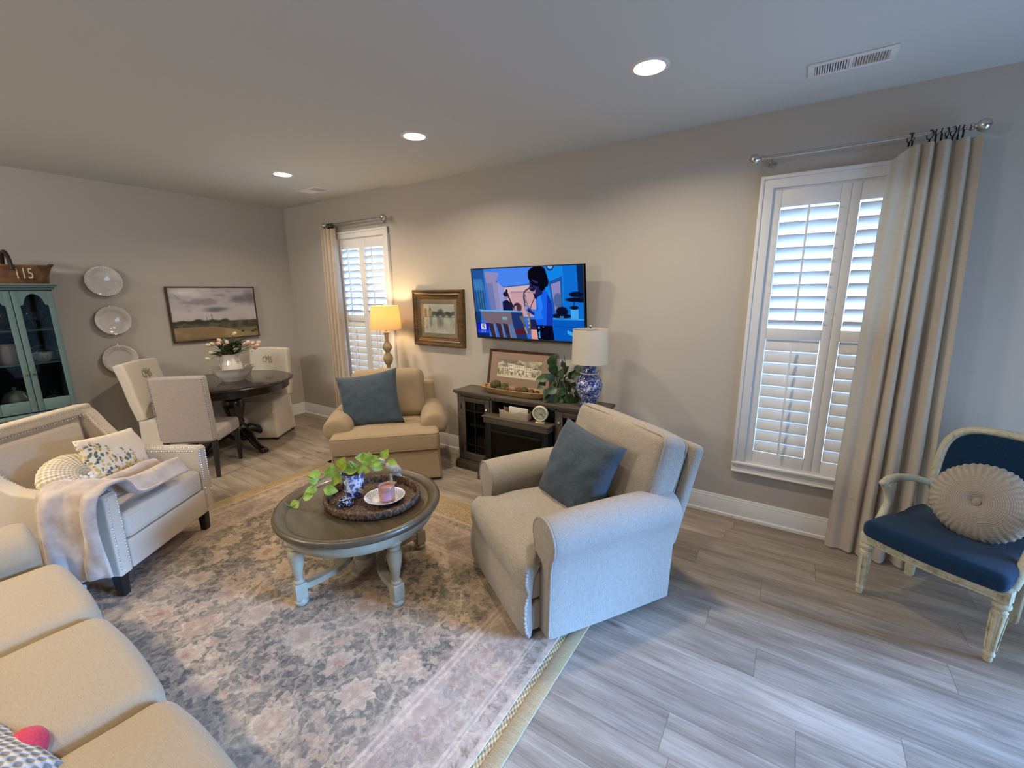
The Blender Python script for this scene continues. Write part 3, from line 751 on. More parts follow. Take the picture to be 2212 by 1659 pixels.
# round ruched pillow
M_ruche = NT('ruched_taupe_linen')
_o = M_ruche.sep(M_ruche.coord()); _r = M_ruche.math('SQRT', M_ruche.math('ADD', M_ruche.math('MULTIPLY', _o[0], _o[0]), M_ruche.math('MULTIPLY', _o[2], _o[2])))
_an = M_ruche.math('ARCTAN2', _o[2], _o[0]); _nz = M_ruche.noise(M_ruche.coord(), 28, 3, .6)[0]
_ri = M_ruche.math('SINE', M_ruche.math('ADD', M_ruche.math('MULTIPLY', _r, 820), M_ruche.math('MULTIPLY', _nz, 7)))
_ra = M_ruche.math('SINE', M_ruche.math('ADD', M_ruche.math('MULTIPLY', _an, 38), M_ruche.math('MULTIPLY', _nz, 9)))
_ou = M_ruche.node('MapRange', {'clamp': True}, i0=_r, i1=.11, i2=.15).outputs[0]
_wv = M_ruche.math('ADD', M_ruche.math('MULTIPLY', M_ruche.math('ADD', M_ruche.math('MULTIPLY', _ri, M_ruche.math('SUBTRACT', 1.0, M_ruche.math('MULTIPLY', _ou, .6))), M_ruche.math('MULTIPLY', _ra, M_ruche.math('ADD', .25, M_ruche.math('MULTIPLY', _ou, .6)))), .33), .5)
M_ruche.set(Base_Color=M_ruche.mix(_wv, srgb(142, 130, 117), srgb(180, 168, 153)), Roughness=.95); M_ruche.bump(_wv, .6, .003); M_ruche = M_ruche.mat
def round_pillow(name, label, loc, rot, R, T_, mat, ruff, seg=96):
    t = thing(name, label, 'pillow', loc, rot=rot)
    vs = []; fs = []; rn = 22
    b = MB()
    prof = []
    for side in (-1, 1):
        pr_ = []
        for j in range(rn+1):
            q = j/rn
            th = T_/2*(1-q**2.6)**.55*(1-.30*math.exp(-(q/.16)**2))
            pr_.append((max(1e-4, q*R), side*th))
        prof.append(pr_)
    full = prof[0]+prof[1][::-1][1:]
    def fn(p, a):
        q = math.hypot(p.x, p.y)/R
        n_ = noise.noise(Vector((math.cos(a)*2.5, math.sin(a)*2.5, q*3)))
        rz_ = 0.006*math.sin(a*32+3*n_)*q**2*(1-q*.2)*ruff
        ed = 1+(.03*math.sin(a*46+4*n_)+.02*n_)*ruff*max(0, q-.75)*4
        return (p.x*ed, p.z+math.copysign(rz_, p.z), p.y*ed)
    b.lathe(full, seg, fn=fn)
    b.build('cover', mat, t, angle=3.2)
    return t
rp = round_pillow('round_pillow', 'round ruched taupe pillow with a centre button on the navy seat', (6.60, -.512, .637), (-.32, .0, ZB+.05), .188, .175, M_ruche, .55, 200)
MB().ball((0, -.066, 0), .020, .014, .022, n=16, m=10).build('button', M_ruche, rp)
# ------------------------------------------------------------------ rugs
def seagrass():
    m = NT('seagrass_weave'); v = m.coord(); p = m.sep(v)
    a = m.math('SINE', m.math('MULTIPLY', m.math('ADD', p[0], m.math('MULTIPLY', p[1], 0.35)), 330)); b_ = m.math('SINE', m.math('MULTIPLY', p[1], 230))
    n = m.noise(v, 60, 3)[0]
    f = m.math('ADD', m.math('MULTIPLY', m.math('MULTIPLY', a, b_), .25), m.math('ADD', m.math('MULTIPLY', n, .6), .2))
    m.set(Base_Color=m.ramp(f, [(.2, srgb(112, 92, 62)), (.5, srgb(160, 136, 98)), (.8, srgb(196, 174, 134))]), Roughness=.8)
    m.bump(f, .7, .004); return m.mat
SX0, SX1, SY0, SY1 = 1.955, 5.040, -4.45, -.93
sg = MB().box(SX0, SX1, SY0, SY1, 0.0, .008, .002).build('seagrass_rug', seagrass(), smooth=False)
tag(sg, 'woven seagrass rug bordering the floral rug on the plank floor', 'rug')
M_band = fabric('tan_binding', srgb(168, 144, 104), srgb(140, 118, 84), weave=200)
bd = MB()
for q in ((SX0, SX1, SY1-.062, SY1), (SX0, SX1, SY0, SY0+.062), (SX0, SX0+.062, SY0, SY1), (SX1-.062, SX1, SY0, SY1)): bd.box(q[0]-.001, q[1]+.001, q[2]-.001, q[3]+.001, 0.0, .0095, .002)
bd.build('binding', M_band, sg)

FX0, FX1, FY0, FY1 = 2.085, 4.950, -4.25, -1.165
def floral():
    m = NT('faded_floral_rug'); v0 = m.coord(); 
    wob_ = m.vmath('SCALE', m.vmath('SUBTRACT', m.node('TexNoise', Vector=v0, Scale=9.0, Detail=3.0).outputs[1], (0.5, .5, .5))); wob_.node.inputs[3].default_value = .05
    v = m.vmath('ADD', v0, wob_)
    wb2 = m.vmath('SCALE', m.vmath('SUBTRACT', m.node('TexNoise', Vector=v0, Scale=45.0, Detail=3.0).outputs[1], (0.5, .5, .5))); wb2.node.inputs[3].default_value = .026
    v = m.vmath('ADD', v, wb2)
    n1 = m.noise(v0, 2.6, 4, .6)[0]; n2 = m.noise(v0, 34, 4, .7)[0]; grain = m.noise(m.coord(scale=(1, .22, 1)), 420, 2, .8)[0]
    base = m.ramp(m.math('ADD', m.math('MULTIPLY', n1, .72), m.math('MULTIPLY', n2, .28)), [(.38, srgb(86, 85, 84)), (.50, srgb(114, 110, 104)), (.66, srgb(152, 142, 128))])
    col = base
    def cells(scale, seed, rnd=.9):
        vv = m.vmath('ADD', v, (seed*3.1, seed*1.7, 0)); mp = m.n.new('ShaderNodeMapping'); mp.inputs['Scale'].default_value = (1, 1, 0); m.t.links.new(vv, mp.inputs[0])
        vo = m.node('TexVoronoi', Vector=mp.outputs[0], Scale=scale, Randomness=rnd)
        ctr = vo.outputs[2]; dlt = m.vmath('SUBTRACT', mp.outputs[0], ctr); s_ = m.sep(dlt)
        rad = m.math('SQRT', m.math('ADD', m.math('MULTIPLY', s_[0], s_[0]), m.math('MULTIPLY', s_[1], s_[1])))
        ang = m.math('ARCTAN2', s_[1], s_[0]); rc = m.sep(vo.outputs[1])
        return rad, ang, rc, mp.outputs[0]
    def petal(rad, ang, R, npet, depth, rot):
        cs = m.math('COSINE', m.math('ADD', m.math('MULTIPLY', ang, npet), m.math('MULTIPLY', rot, 6.28)))
        return m.math('MULTIPLY', m.math('ADD', 1-depth, m.math('MULTIPLY', cs, depth)), R)
    def mask(rad, R, soft=.012): return m.node('MapRange', {'clamp': True}, i0=m.math('SUBTRACT', R, rad), i1=-soft*.3, i2=soft).outputs[0]
    # vines
    vv = m.vmath('ADD', v, (7.7, 3.3, 0)); mp = m.n.new('ShaderNodeMapping'); mp.inputs['Scale'].default_value = (1, 1, 0); m.t.links.new(vv, mp.inputs[0])
    ve = m.node('TexVoronoi', {'feature': 'DISTANCE_TO_EDGE'}, Vector=mp.outputs[0], Scale=4.2)
    vine = m.ramp(ve.outputs[0], [(.012, (1, 1, 1)), (.045, (0, 0, 0))])
    ve2 = m.node('TexVoronoi', {'feature': 'DISTANCE_TO_EDGE'}, Vector=m.vmath('ADD', mp.outputs[0], (2.2, 5.1, 0)), Scale=8.5)
    vine2 = m.ramp(ve2.outputs[0], [(.010, (1, 1, 1)), (.05, (0, 0, 0))])
    brk = m.ramp(n1, [(.42, (0, 0, 0)), (.55, (1, 1, 1))])
    col = m.mix(m.math('MULTIPLY', vine2, .45), col, srgb(186, 168, 146))
    col = m.mix(m.math('MULTIPLY', vine, m.math('MULTIPLY', brk, .75)), col, srgb(198, 184, 162))
    # leaves, small blossoms, big blossoms
    for scale, seed, R, npet, dep, pal, prob, op in (
        (13.0, 1, .034, 2.0, .55, [(0, srgb(150, 140, 118)), (.4, srgb(184, 162, 136)), (.75, srgb(108, 106, 100)), (1, srgb(172, 150, 134))], .15, .85),
        (17.0, 6, .024, 3.0, .4, [(0, srgb(196, 172, 150)), (.5, srgb(112, 104, 98)), (1, srgb(188, 162, 142))], .2, .8),
        (8.2, 2, .044, 6.0, .20, [(0, srgb(186, 168, 148)), (.45, srgb(172, 150, 134)), (.8, srgb(194, 178, 152)), (1, srgb(146, 122, 108))], .35, .8),
        (3.6, 3, .088, 9.0, .13, [(0, srgb(184, 162, 144)), (.5, srgb(192, 174, 152)), (.8, srgb(164, 134, 118)), (1, srgb(190, 170, 146))], .30, .78)):
        rad, ang, rc, _ = cells(scale, seed)
        Rn = m.math('MULTIPLY', R, m.math('ADD', .65, m.math('MULTIPLY', rc[1], .55)))
        on = m.math('GREATER_THAN', rc[2], prob)
        pr_ = petal(rad, ang, Rn, npet, dep, rc[1]); pc = m.ramp(rc[0], pal)
        mk = m.math('MULTIPLY', mask(rad, pr_), m.math('MULTIPLY', on, op)); col = m.mix(mk, col, pc)
        if R > .03:
            eo = m.math('MULTIPLY', m.math('SUBTRACT', mask(rad, m.math('MULTIPLY', pr_, 1.10), .006), mask(rad, m.math('MULTIPLY', pr_, .96), .006)), m.math('MULTIPLY', on, .55)); col = m.mix(eo, col, srgb(206, 192, 170))
        if R > .04:
            rin = petal(rad, ang, m.math('MULTIPLY', Rn, .62), npet, dep*1.3, m.math('ADD', rc[1], .5))
            ring = m.math('MULTIPLY', mask(rad, rin, .008), m.math('MULTIPLY', on, .55)); col = m.mix(ring, col, m.mix(.5, pc, srgb(152, 122, 110)))
            core = m.math('MULTIPLY', mask(rad, m.math('MULTIPLY', Rn, .30), .008), m.math('MULTIPLY', on, .8)); col = m.mix(core, col, m.mix(rc[2], srgb(216, 198, 172), srgb(142, 112, 100)))
    # border bands measured from the rug's edges
    p = m.sep(v0)
    dx = m.math('MINIMUM', m.math('SUBTRACT', p[0], FX0), m.math('SUBTRACT', FX1, p[0])); dy = m.math('MINIMUM', m.math('SUBTRACT', p[1], FY0), m.math('SUBTRACT', FY1, p[1]))
    de = m.math('MINIMUM', dx, dy)
    inb = m.node('MapRange', {'clamp': True}, i0=de, i1=.40, i2=.36).outputs[0]
    col = m.mix(m.math('MULTIPLY', inb, .50), col, srgb(190, 172, 160))
    for pos, wd in ((.012, .012), (.085, .005), (.105, .005), (.33, .006), (.36, .006)):
        ln = m.ramp(m.math('ABSOLUTE', m.math('SUBTRACT', de, pos)), [(wd*.7, (1, 1, 1)), (wd*1.6, (0, 0, 0))])
        col = m.mix(m.math('MULTIPLY', ln, .6), col, srgb(208, 190, 172))
    sm = m.math('LESS_THAN', m.math('ABSOLUTE', m.math('SUBTRACT', de, .055)), .028)
    rad, ang, rc, _ = cells(15.0, 9, .55)
    bl = m.math('MULTIPLY', mask(rad, petal(rad, ang, .026, 5.0, .25, rc[1])), m.math('MULTIPLY', sm, .75)); col = m.mix(bl, col, srgb(128, 104, 92))
    rad, ang, rc, _ = cells(8.0, 12, .6); sm2 = m.math('LESS_THAN', m.math('ABSOLUTE', m.math('SUBTRACT', de, .215)), .10)
    bl = m.math('MULTIPLY', mask(rad, petal(rad, ang, .042, 5.0, .3, rc[1])), m.math('MULTIPLY', sm2, .55)); col = m.mix(bl, col, m.ramp(rc[0], [(0, srgb(150, 126, 112)), (1, srgb(176, 140, 124))]))
    fl = m.node('TexVoronoi', Vector=v, Scale=52.0); fc = m.ramp(m.sep(fl.outputs[1])[0], [(0, srgb(92, 88, 86)), (.35, srgb(132, 120, 108)), (.7, srgb(184, 168, 146)), (1, srgb(150, 128, 112))], 'CONSTANT')
    col = m.mix(.22, col, fc)
    # worn pile
    worn = m.ramp(m.noise(v0, 60, 4, .75)[0], [(.45, (0, 0, 0)), (.7, (1, 1, 1))]); col = m.mix(m.math('MULTIPLY', worn, .30), col, srgb(176, 162, 148))
    g2 = m.ramp(grain, [(.3, (.78, .78, .78)), (.7, (1.1, 1.1, 1.1))]); col = m.mix(.8, col, g2, 'MULTIPLY')
    col = m.mix(1.0, col, (.97, .91, .83, 1), 'MULTIPLY')
    m.set(Base_Color=col, Roughness=.97); m.bsdf.inputs['Specular IOR Level'].default_value = .1; m.bump(m.math('ADD', m.math('MULTIPLY', grain, .6), m.math('MULTIPLY', n2, .4)), .25, .003)
    return m.mat
tag(MB().box(FX0, FX1, FY0, FY1, .009, .0145, .002).build('floral_rug', floral(), smooth=False), 'faded grey and pink floral area rug lying on the seagrass rug', 'rug')
# ------------------------------------------------------------------ coffee table
M_ctop = wood('taupe_washed_top', srgb(70, 59, 42), srgb(90, 77, 56), .36, .8, 0, .15)
M_cbase = plain('distressed_cream_base', srgb(156, 148, 124), .55, var=.12, vscale=14)
CT = (3.745, -1.93)
ct = thing('coffee_table', 'round coffee table with brown rimmed top and cream turned legs', 'coffee table', (CT[0], CT[1], .0147), math.radians(-13))
MB().lathe([(0.0001, .452), (.372, .452), (.380, .456), (.388, .456), (.394, .466), (.408, .470), (.426, .484), (.438, .487), (.450, .482), (.456, .470), (.455, .458), (.448, .446), (.436, .440), (.43, .436), (0.0001, .436)], 96).build('tabletop', M_ctop, ct, angle=.8)
MB().lathe([(.34, .437), (.418, .437), (.418, .40), (.414, .392), (.408, .375), (.400, .368), (.34, .368)], 96, close=True).build('apron', M_cbase, ct, angle=.6)
lp = [(.012, 0), (.030, .002), (.036, .012), (.036, .022), (.026, .032), (.024, .04)]
lp2 = [(.026, .128), (.032, .134), (.032, .142), (.022, .150), (.022, .165), (.030, .20), (.043, .265), (.046, .295), (.040, .318), (.028, .328), (.034, .336), (.034, .346), (.030, .352), (.040, .362), (.047, .376), (.042, .392), (.036, .40)]
for k in range(4):
    a = k*PI/2; x, y = .372*math.cos(a), .372*math.sin(a)
    MB().lathe(lp, 24, at=(x, y, 0)).soft(.062, .062, .092, .005, T=Tm((x, y, .085), rz=a)).lathe([(r_*.88 if z_ < .33 else r_, z_) for r_, z_ in lp2], 28, at=(x, y, 0)).build('leg', M_cbase, ct, angle=.6)
def strap(pts, w, z0, z1):
    b = MB(); n = len(pts); vs = []
    for i, p in enumerate(pts):
        t = (Vector(pts[min(i+1, n-1)])-Vector(pts[max(i-1, 0)])).normalized(); nn = Vector((-t.y, t.x))
        for sgn, z in ((1, z0), (1, z1), (-1, z1), (-1, z0)): vs.append((p[0]+nn.x*w/2*sgn, p[1]+nn.y*w/2*sgn, z))
    fs = [(i*4+j, (i+1)*4+j, (i+1)*4+(j+1) % 4, i*4+(j+1) % 4) for i in range(n-1) for j in range(4)]+[(0, 1, 2, 3), ((n-1)*4+3, (n-1)*4+2, (n-1)*4+1, (n-1)*4)]
    return b.add(vs, fs)
for k in (0, 2):
    a0, a1 = k*PI/2, (k+1)*PI/2; A = Vector((.345*math.cos(a0), .345*math.sin(a0))); Bq = Vector((.345*math.cos(a1), .345*math.sin(a1))); mid = (A+Bq).normalized()*.02
    pts = []
    for i in range(25):
        t = i/24; q = A*(1-t)**2*1.0+Bq*t*t+(mid*1.0-(A+Bq)*.12)*2*t*(1-t); s_ = .028*math.sin(2*PI*t)
        pts.append((q.x+s_*(-mid.y)*20*.3, q.y+s_*mid.x*20*.3))
    strap(pts, .045, .085, .118).build('stretcher', M_cbase, ct, angle=.6)
MB().lathe([(.0001, .085), (.06, .085), (.062, .10), (.055, .118), (.03, .122), (.018, .135), (.030, .152), (.026, .168), (.010, .178), (.0001, .182)], 28).build('finial', M_cbase, ct)
TZ = .0147+.4525
# woven tray
M_wick = NT('dark_woven_tray'); _v = M_wick.coord(); _n = M_wick.noise(M_wick.coord(scale=(1, 1, .35)), 85, 3, .7)[0]; _p = M_wick.node('TexVoronoi', Vector=M_wick.coord(scale=(1, 1, .5)), Scale=75.0)
_f = M_wick.math('ADD', M_wick.math('MULTIPLY', _n, .7), M_wick.math('MULTIPLY', _p.outputs[0], .5))
M_wick.set(Base_Color=M_wick.ramp(_f, [(.38, srgb(26, 17, 11)), (.58, srgb(66, 45, 28)), (.80, srgb(116, 88, 58))]), Roughness=.6); M_wick.bump(_f, .9, .006); M_wick = M_wick.mat
tr = thing('woven_tray', 'dark brown woven oval tray on the coffee table', 'tray', (3.775, -1.862, TZ), .3)
MB().lathe([(.0001, .0005), (.235, .0005), (.245, .004), (.240, .009), (.0001, .009)], 64, sx=1.06, sy=.96).build('base', M_wick, tr)
def rimfn(p, a): return (p.x*(1+.012*math.sin(a*70)), p.y*(1+.012*math.sin(a*70)), p.z+.002*math.sin(a*70+1))
MB().lathe([(.235, .002), (.254, .004), (.260, .02), (.264, .042), (.258, .05), (.248, .05), (.243, .042), (.240, .02)], 220, sx=1.06, sy=.96, fn=rimfn, close=True).build('rim', M_wick, tr, angle=1.3)
for s in (-1, 1):
    MB().tube([(s*.262+s*.008*math.sin(PI*i/12), -.05+.1*i/12, .046+.02*math.sin(PI*i/12)) for i in range(13)], .006, 7).build('handle', M_wick, tr)
# blue and white ceramic pattern
def blue_white(name, scale, blue=srgb(36, 52, 118), white=srgb(216, 220, 232), thr=(.40, .50), style=0):
    m = NT(name); v = m.coord(); w_ = m.vmath('SCALE', m.vmath('SUBTRACT', m.node('TexNoise', Vector=v, Scale=scale*.9, Detail=2.0).outputs[1], (.5, .5, .5))); w_.node.inputs[3].default_value = .8/scale
    vv = m.vmath('ADD', v, w_)
    if style == 0:
        a = m.node('TexVoronoi', {'feature': 'SMOOTH_F1'}, Vector=vv, Scale=scale); b_ = m.node('TexVoronoi', {'feature': 'DISTANCE_TO_EDGE'}, Vector=vv, Scale=scale*1.7)
        f = m.math('ADD', m.math('MULTIPLY', a.outputs[0], .75), m.math('MULTIPLY', b_.outputs[0], .6)); c = m.ramp(f, [(thr[0], blue), (thr[1], white)])
        wv = m.ramp(m.math('SINE', m.math('MULTIPLY', a.outputs[0], 26)), [(.45, (0, 0, 0)), (.6, (1, 1, 1))]); c = m.mix(m.math('MULTIPLY', wv, .45), c, white)
    else:
        a = m.node('TexVoronoi', {'feature': 'DISTANCE_TO_EDGE'}, Vector=vv, Scale=scale); c = m.ramp(a.outputs[0], [(.05, white), (.16, blue)])
        n = m.noise(vv, scale*3, 2)[0]; c = m.mix(m.ramp(n, [(.52, (0, 0, 0)), (.6, (1, 1, 1))]), c, srgb(96, 116, 176))
    m.set(Base_Color=c, Roughness=.12, Coat_Weight=.6, Coat_Roughness=.05); return m.mat
M_vase = blue_white('blue_floral_glaze', 19, style=1)
M_jar = blue_white('blue_scroll_glaze', 32, thr=(.53, .63))
M_chino = blue_white('dark_blue_ink_glaze', 30, blue=srgb(18, 24, 52), white=srgb(210, 216, 230), thr=(.5, .58))
M_soil = plain('potting_soil', (.02, .014, .010, 1), .95)
def leaf_mat(name, a, b_, trans=.25):
    m = NT(name); n = m.noise(m.coord(), 24, 3)[0]; c = m.ramp(n, [(.35, a), (.65, b_)]); m.set(Base_Color=c, Roughness=.4)
    tl = m.node('BsdfTranslucent', Color=c); mx = m.node('MixShader', Fac=trans); m.put(mx.inputs[1], m.bsdf); m.put(mx.inputs[2], tl); m.put(m.out.inputs[0], mx); return m.mat
M_lime = leaf_mat('lime_pothos_leaf', srgb(132, 160, 46), srgb(176, 196, 84)); M_green = leaf_mat('dark_pothos_leaf', srgb(24, 46, 22), srgb(58, 88, 46), .12); M_stem = plain('green_stem', srgb(120, 132, 62), .5)
def leaf(b, pos, L, heading, pitch, roll=0.0, wr_=.74, fold=.18, droop=.25):
    T = Tm(pos, rz=heading) @ Matrix.Rotation(-pitch, 4, 'Y') @ Matrix.Rotation(roll, 4, 'X')
    def f(u_, v_):
        x = u_; w = wr_*.5*(math.sin(PI*min(1, x**.62))**.85)*(1-.15*x); y = (v_-.5)*2*w
        back = .10*max(0, 1-x*6)*abs(v_-.5)*2
        return ((x-back)*L, y*L, (abs(y)*fold-droop*x*x*.5)*L)
    b.grid(f, 7, 4, T=T); return b
def leaf_to(b, pos, L, dirv, nrm, wr_=.9, fold=.14, droop=.2):
    x = Vector(dirv).normalized(); z = Vector(nrm); z = (z-x*z.dot(x)).normalized(); y = z.cross(x)
    M = Matrix((( x.x, y.x, z.x, pos[0]), (x.y, y.y, z.y, pos[1]), (x.z, y.z, z.z, pos[2]), (0, 0, 0, 1)))
    def f(u_, v_):
        w = wr_*.5*(math.sin(PI*min(1, u_**.62))**.8)*(1-.15*u_); yy = (v_-.5)*2*w; back = .12*max(0, 1-u_*6)*abs(v_-.5)*2
        return ((u_-back)*L, yy*L, (abs(yy)*fold-droop*u_*u_*.5)*L)
    b.grid(f, 8, 4, T=M); return b
def curve_pts(pts, n=6):
    P = [Vector(p) for p in pts]; P = [P[0]*2-P[1]]+P+[P[-1]*2-P[-2]]; out = []
    for i in range(1, len(P)-2):
        for j in range(n):
            t = j/n; out.append(.5*((2*P[i])+(-P[i-1]+P[i+1])*t+(2*P[i-1]-5*P[i]+4*P[i+1]-P[i+2])*t*t+(-P[i-1]+3*P[i]-3*P[i+1]+P[i+2])*t**3))
    out.append(P[-2]); return out
# vase of pothos
VZ = TZ+.0095
va = thing('potted_plant', 'lime green trailing plant in a blue and white vase on the woven tray', 'plant', (3.65, -1.895, VZ))
MB().lathe([(.0001, .0), (.050, .0), (.055, .006), (.057, .05), (.060, .10), (.066, .145), (.069, .152), (.064, .152), (.055, .10), (.052, .05), (.0001, .04)], 40).build('vase', M_vase, va, angle=.9)
fb = MB(); st = MB(); mo = Vector((0, 0, .14))
def off(l, dz=.035): return [Vector((a, b_, c+dz)) for a, b_, c in l]
trail = off([(-.035, -.05, .11), (-.10, -.144, .105), (-.12, -.17, .06), (-.115, -.165, .03), (-.125, -.18, -.01), (-.135, -.20, -.03)])
trail = [mo, Vector((-.03, -.045, .165)), Vector((-.085, -.12, .15)), Vector((-.125, -.178, .10)), Vector((-.155, -.222, .05)), Vector((-.175, -.25, .012)), Vector((-.20, -.285, .004)), Vector((-.215, -.305, .03))]
st.tube(curve_pts(trail), .0025, 6)
st.tube(curve_pts([mo, (-.05, -.06, .16), (-.075, -.05, .10), (-.085, -.03, .04), (-.08, -.015, .006)]), .002, 6)
st.tube(curve_pts([mo, (.03, .04, .19), (.07, .10, .205), (.105, .15, .19), (.13, .18, .175)]), .0025, 6)
st.tube(curve_pts([mo, (.0, .0, .19), (-.03, -.04, .22)]), .0025, 6)
rg = random.Random(5)
VN = Vector((.819, -.574, 0)); VR = Vector((.574, .819, 0)); UPV = Vector((0, 0, 1))
for (x, y, z), L, th_ in [((-.10, -.145, .175), .062, 175), ((-.075, -.107, .150), .085, 60), ((-.112, -.158, .125), .07, 140), ((-.118, -.168, .085), .06, 175), ((-.092, -.13, .068), .075, -15), ((-.175, -.25, .02), .065, 215), ((-.155, -.225, .045), .06, 20),
    ((-.038, -.055, .185), .085, 75), ((-.042, -.06, .155), .085, 235), ((-.02, -.03, .165), .085, 10), ((.018, .026, .165), .07, 340), ((.010, .014, .185), .05, 120), ((.05, .07, .185), .095, 85), ((.050, .07, .225), .075, 150), ((.068, .096, .185), .075, 320), ((.10, .142, .215), .062, 60), ((.092, .13, .195), .07, 200), ((.12, .17, .185), .055, 345), ((.06, .085, .215), .05, 20), ((.0, .0, .17), .06, 110)]:
    a = math.radians(th_+rg.uniform(-8, 8)); dv = VR*math.cos(a)+UPV*math.sin(a)+VN*rg.uniform(-.1, .45)
    leaf_to(fb, (x, y, z), L, dv, VN*.8+UPV*.55+VR*rg.uniform(-.45, .45))
fb.build('leaves', M_lime, va, angle=3); st.build('stems', M_stem, va)
MB().lathe([(.0001, .139), (.060, .139), (.060, .137), (.0001, .137)], 24).build('soil', M_soil, va)
# small ceramic, plate, candle, bird
cr_ = MB().soft(.085, .06, .05, .02, (6, 4, 3), 3, fn=lambda x, y, z: (x*(1-.18*(z > 0)), y+wob((x, y, z), .006, 30), z+wob((x, y, z), .008, 26)), T=Tm((0, 0, .026), rz=.5)).build('ceramic_ornament', M_chino, None, angle=1.3)
cr_.location = (3.712, -2.005, VZ); tag(cr_, 'small knobbly blue and white ceramic ornament beside the vase on the tray', 'ornament')
pl = thing('plate', 'white and blue basketweave plate under the pink candle', 'plate', (3.852, -1.838, VZ))
mp_ = NT('basketweave_glaze'); _q = mp_.sep(mp_.coord()); _a = mp_.math('ARCTAN2', _q[1], _q[0]); _r = mp_.math('SQRT', mp_.math('ADD', mp_.math('MULTIPLY', _q[0], _q[0]), mp_.math('MULTIPLY', _q[1], _q[1])))
_ch = mp_.math('MULTIPLY', mp_.math('SINE', mp_.math('MULTIPLY', _a, 36)), mp_.math('SINE', mp_.math('MULTIPLY', _r, 420))); _rim = mp_.math('MULTIPLY', mp_.math('GREATER_THAN', _r, .075), mp_.math('LESS_THAN', _r, .108))
mp_.set(Base_Color=mp_.mix(mp_.math('MULTIPLY', mp_.math('GREATER_THAN', _ch, .25), _rim), srgb(222, 222, 222), srgb(96, 104, 120)), Roughness=.12, Coat_Weight=.5)
MB().lathe([(.0001, .004), (.06, .004), (.064, .0), (.07, .0), (.075, .008), (.105, .026), (.114, .030), (.115, .033), (.105, .031), (.075, .014), (.066, .010), (.0001, .009)], 64).build('dish', mp_.mat, pl, angle=.9)
M_candle = plain('pink_candle_glass', srgb(176, 130, 120), .25, var=.05, coat=.4); M_patch = plain('lilac_label', srgb(190, 142, 158), .5)
cn = thing('candle', 'pink jar candle standing on the patterned plate', 'candle', (3.872, -1.838, VZ+.0105))
MB().lathe([(.0001, 0), (.040, 0), (.045, .004), (.0475, .05), (.046, .088), (.044, .092), (.041, .090), (.041, .075), (.0001, .074)], 40).build('jar', M_candle, cn, angle=.8)
def lab(u_, v_):
    a = -.75-.9*(1-u_)*0+(-.55+1.1*u_); return (.0478*math.cos(a), .0478*math.sin(a), .016+.046*v_)
MB().grid(lab, 12, 2).build('label', M_patch, cn)
bd_ = thing('bird_figurine', 'speckled cream bird figurine at the back of the tray', 'figurine', (3.70, -1.655, TZ+.0095), -.6)
M_spk = plain('crackled_cream', srgb(178, 168, 146), .5, var=.25, vscale=70)
MB().ball((0, 0, .085), .034, .058, .032, 20, 14, T=Tm((0, 0, .02), rx=-.55) @ Tm((0, -.03, -.01))).ball((0, -.055, .155), .024, .026, .024, 16, 10).tube([(0, .02, .075), (0, .05, .045), (0, .065, .025)], .016, 8, rads=[.022, .014, .006]).tube([(0, -.075, .156), (0, -.095, .152)], .005, 6, rads=[.006, .001]).build('body', M_spk, bd_)
MB().lathe([(.0001, 0), (.035, 0), (.036, .006), (.012, .012), (.009, .03), (.009, .06), (.0001, .06)], 20).build('stand', M_spk, bd_)

# ------------------------------------------------------------------ dining corner
DC = (.705, -1.225)
dt = thing('dining_table', 'round dark espresso pedestal dining table in the far corner', 'table', (DC[0], DC[1], 0))
MB().lathe([(.0001, .76), (.585, .76), (.600, .757), (.610, .748), (.606, .738), (.590, .730), (.580, .728), (.0001, .728)], 96).build('tabletop', M_espresso, dt, angle=.8)
MB().lathe([(.53, .729), (.565, .729), (.562, .66), (.555, .655), (.53, .655)], 96, close=True).build('apron', M_espresso, dt, angle=.6)
MB().lathe([(.0001, .10), (.07, .10), (.10, .13), (.115, .18), (.10, .24), (.075, .27), (.082, .29), (.075, .31), (.07, .34), (.095, .42), (.11, .50), (.10, .56), (.07, .60), (.09, .62), (.12, .64), (.16, .70), (.16, .729), (.0001, .729)], 40).build('pedestal', M_espresso, dt)
for k in range(4):
    a = .12+k*PI/2; pts = [(.06, .17), (.14, .185), (.22, .15), (.29, .085), (.35, .045), (.39, .035)]
    b = MB().tube([(q*math.cos(a), q*math.sin(a), z) for q, z in pts], .04, 12, rads=[.05, .05, .045, .038, .033, .034])
    b.ball((.405*math.cos(a), .405*math.sin(a), .032), .046, .046, .032, 14, 8)
    for j in (-1, 0, 1): b.ball((.435*math.cos(a+j*.06), .435*math.sin(a+j*.06), .020), .020, .016, .020, 10, 6)
    b.build('foot', M_espresso, dt)
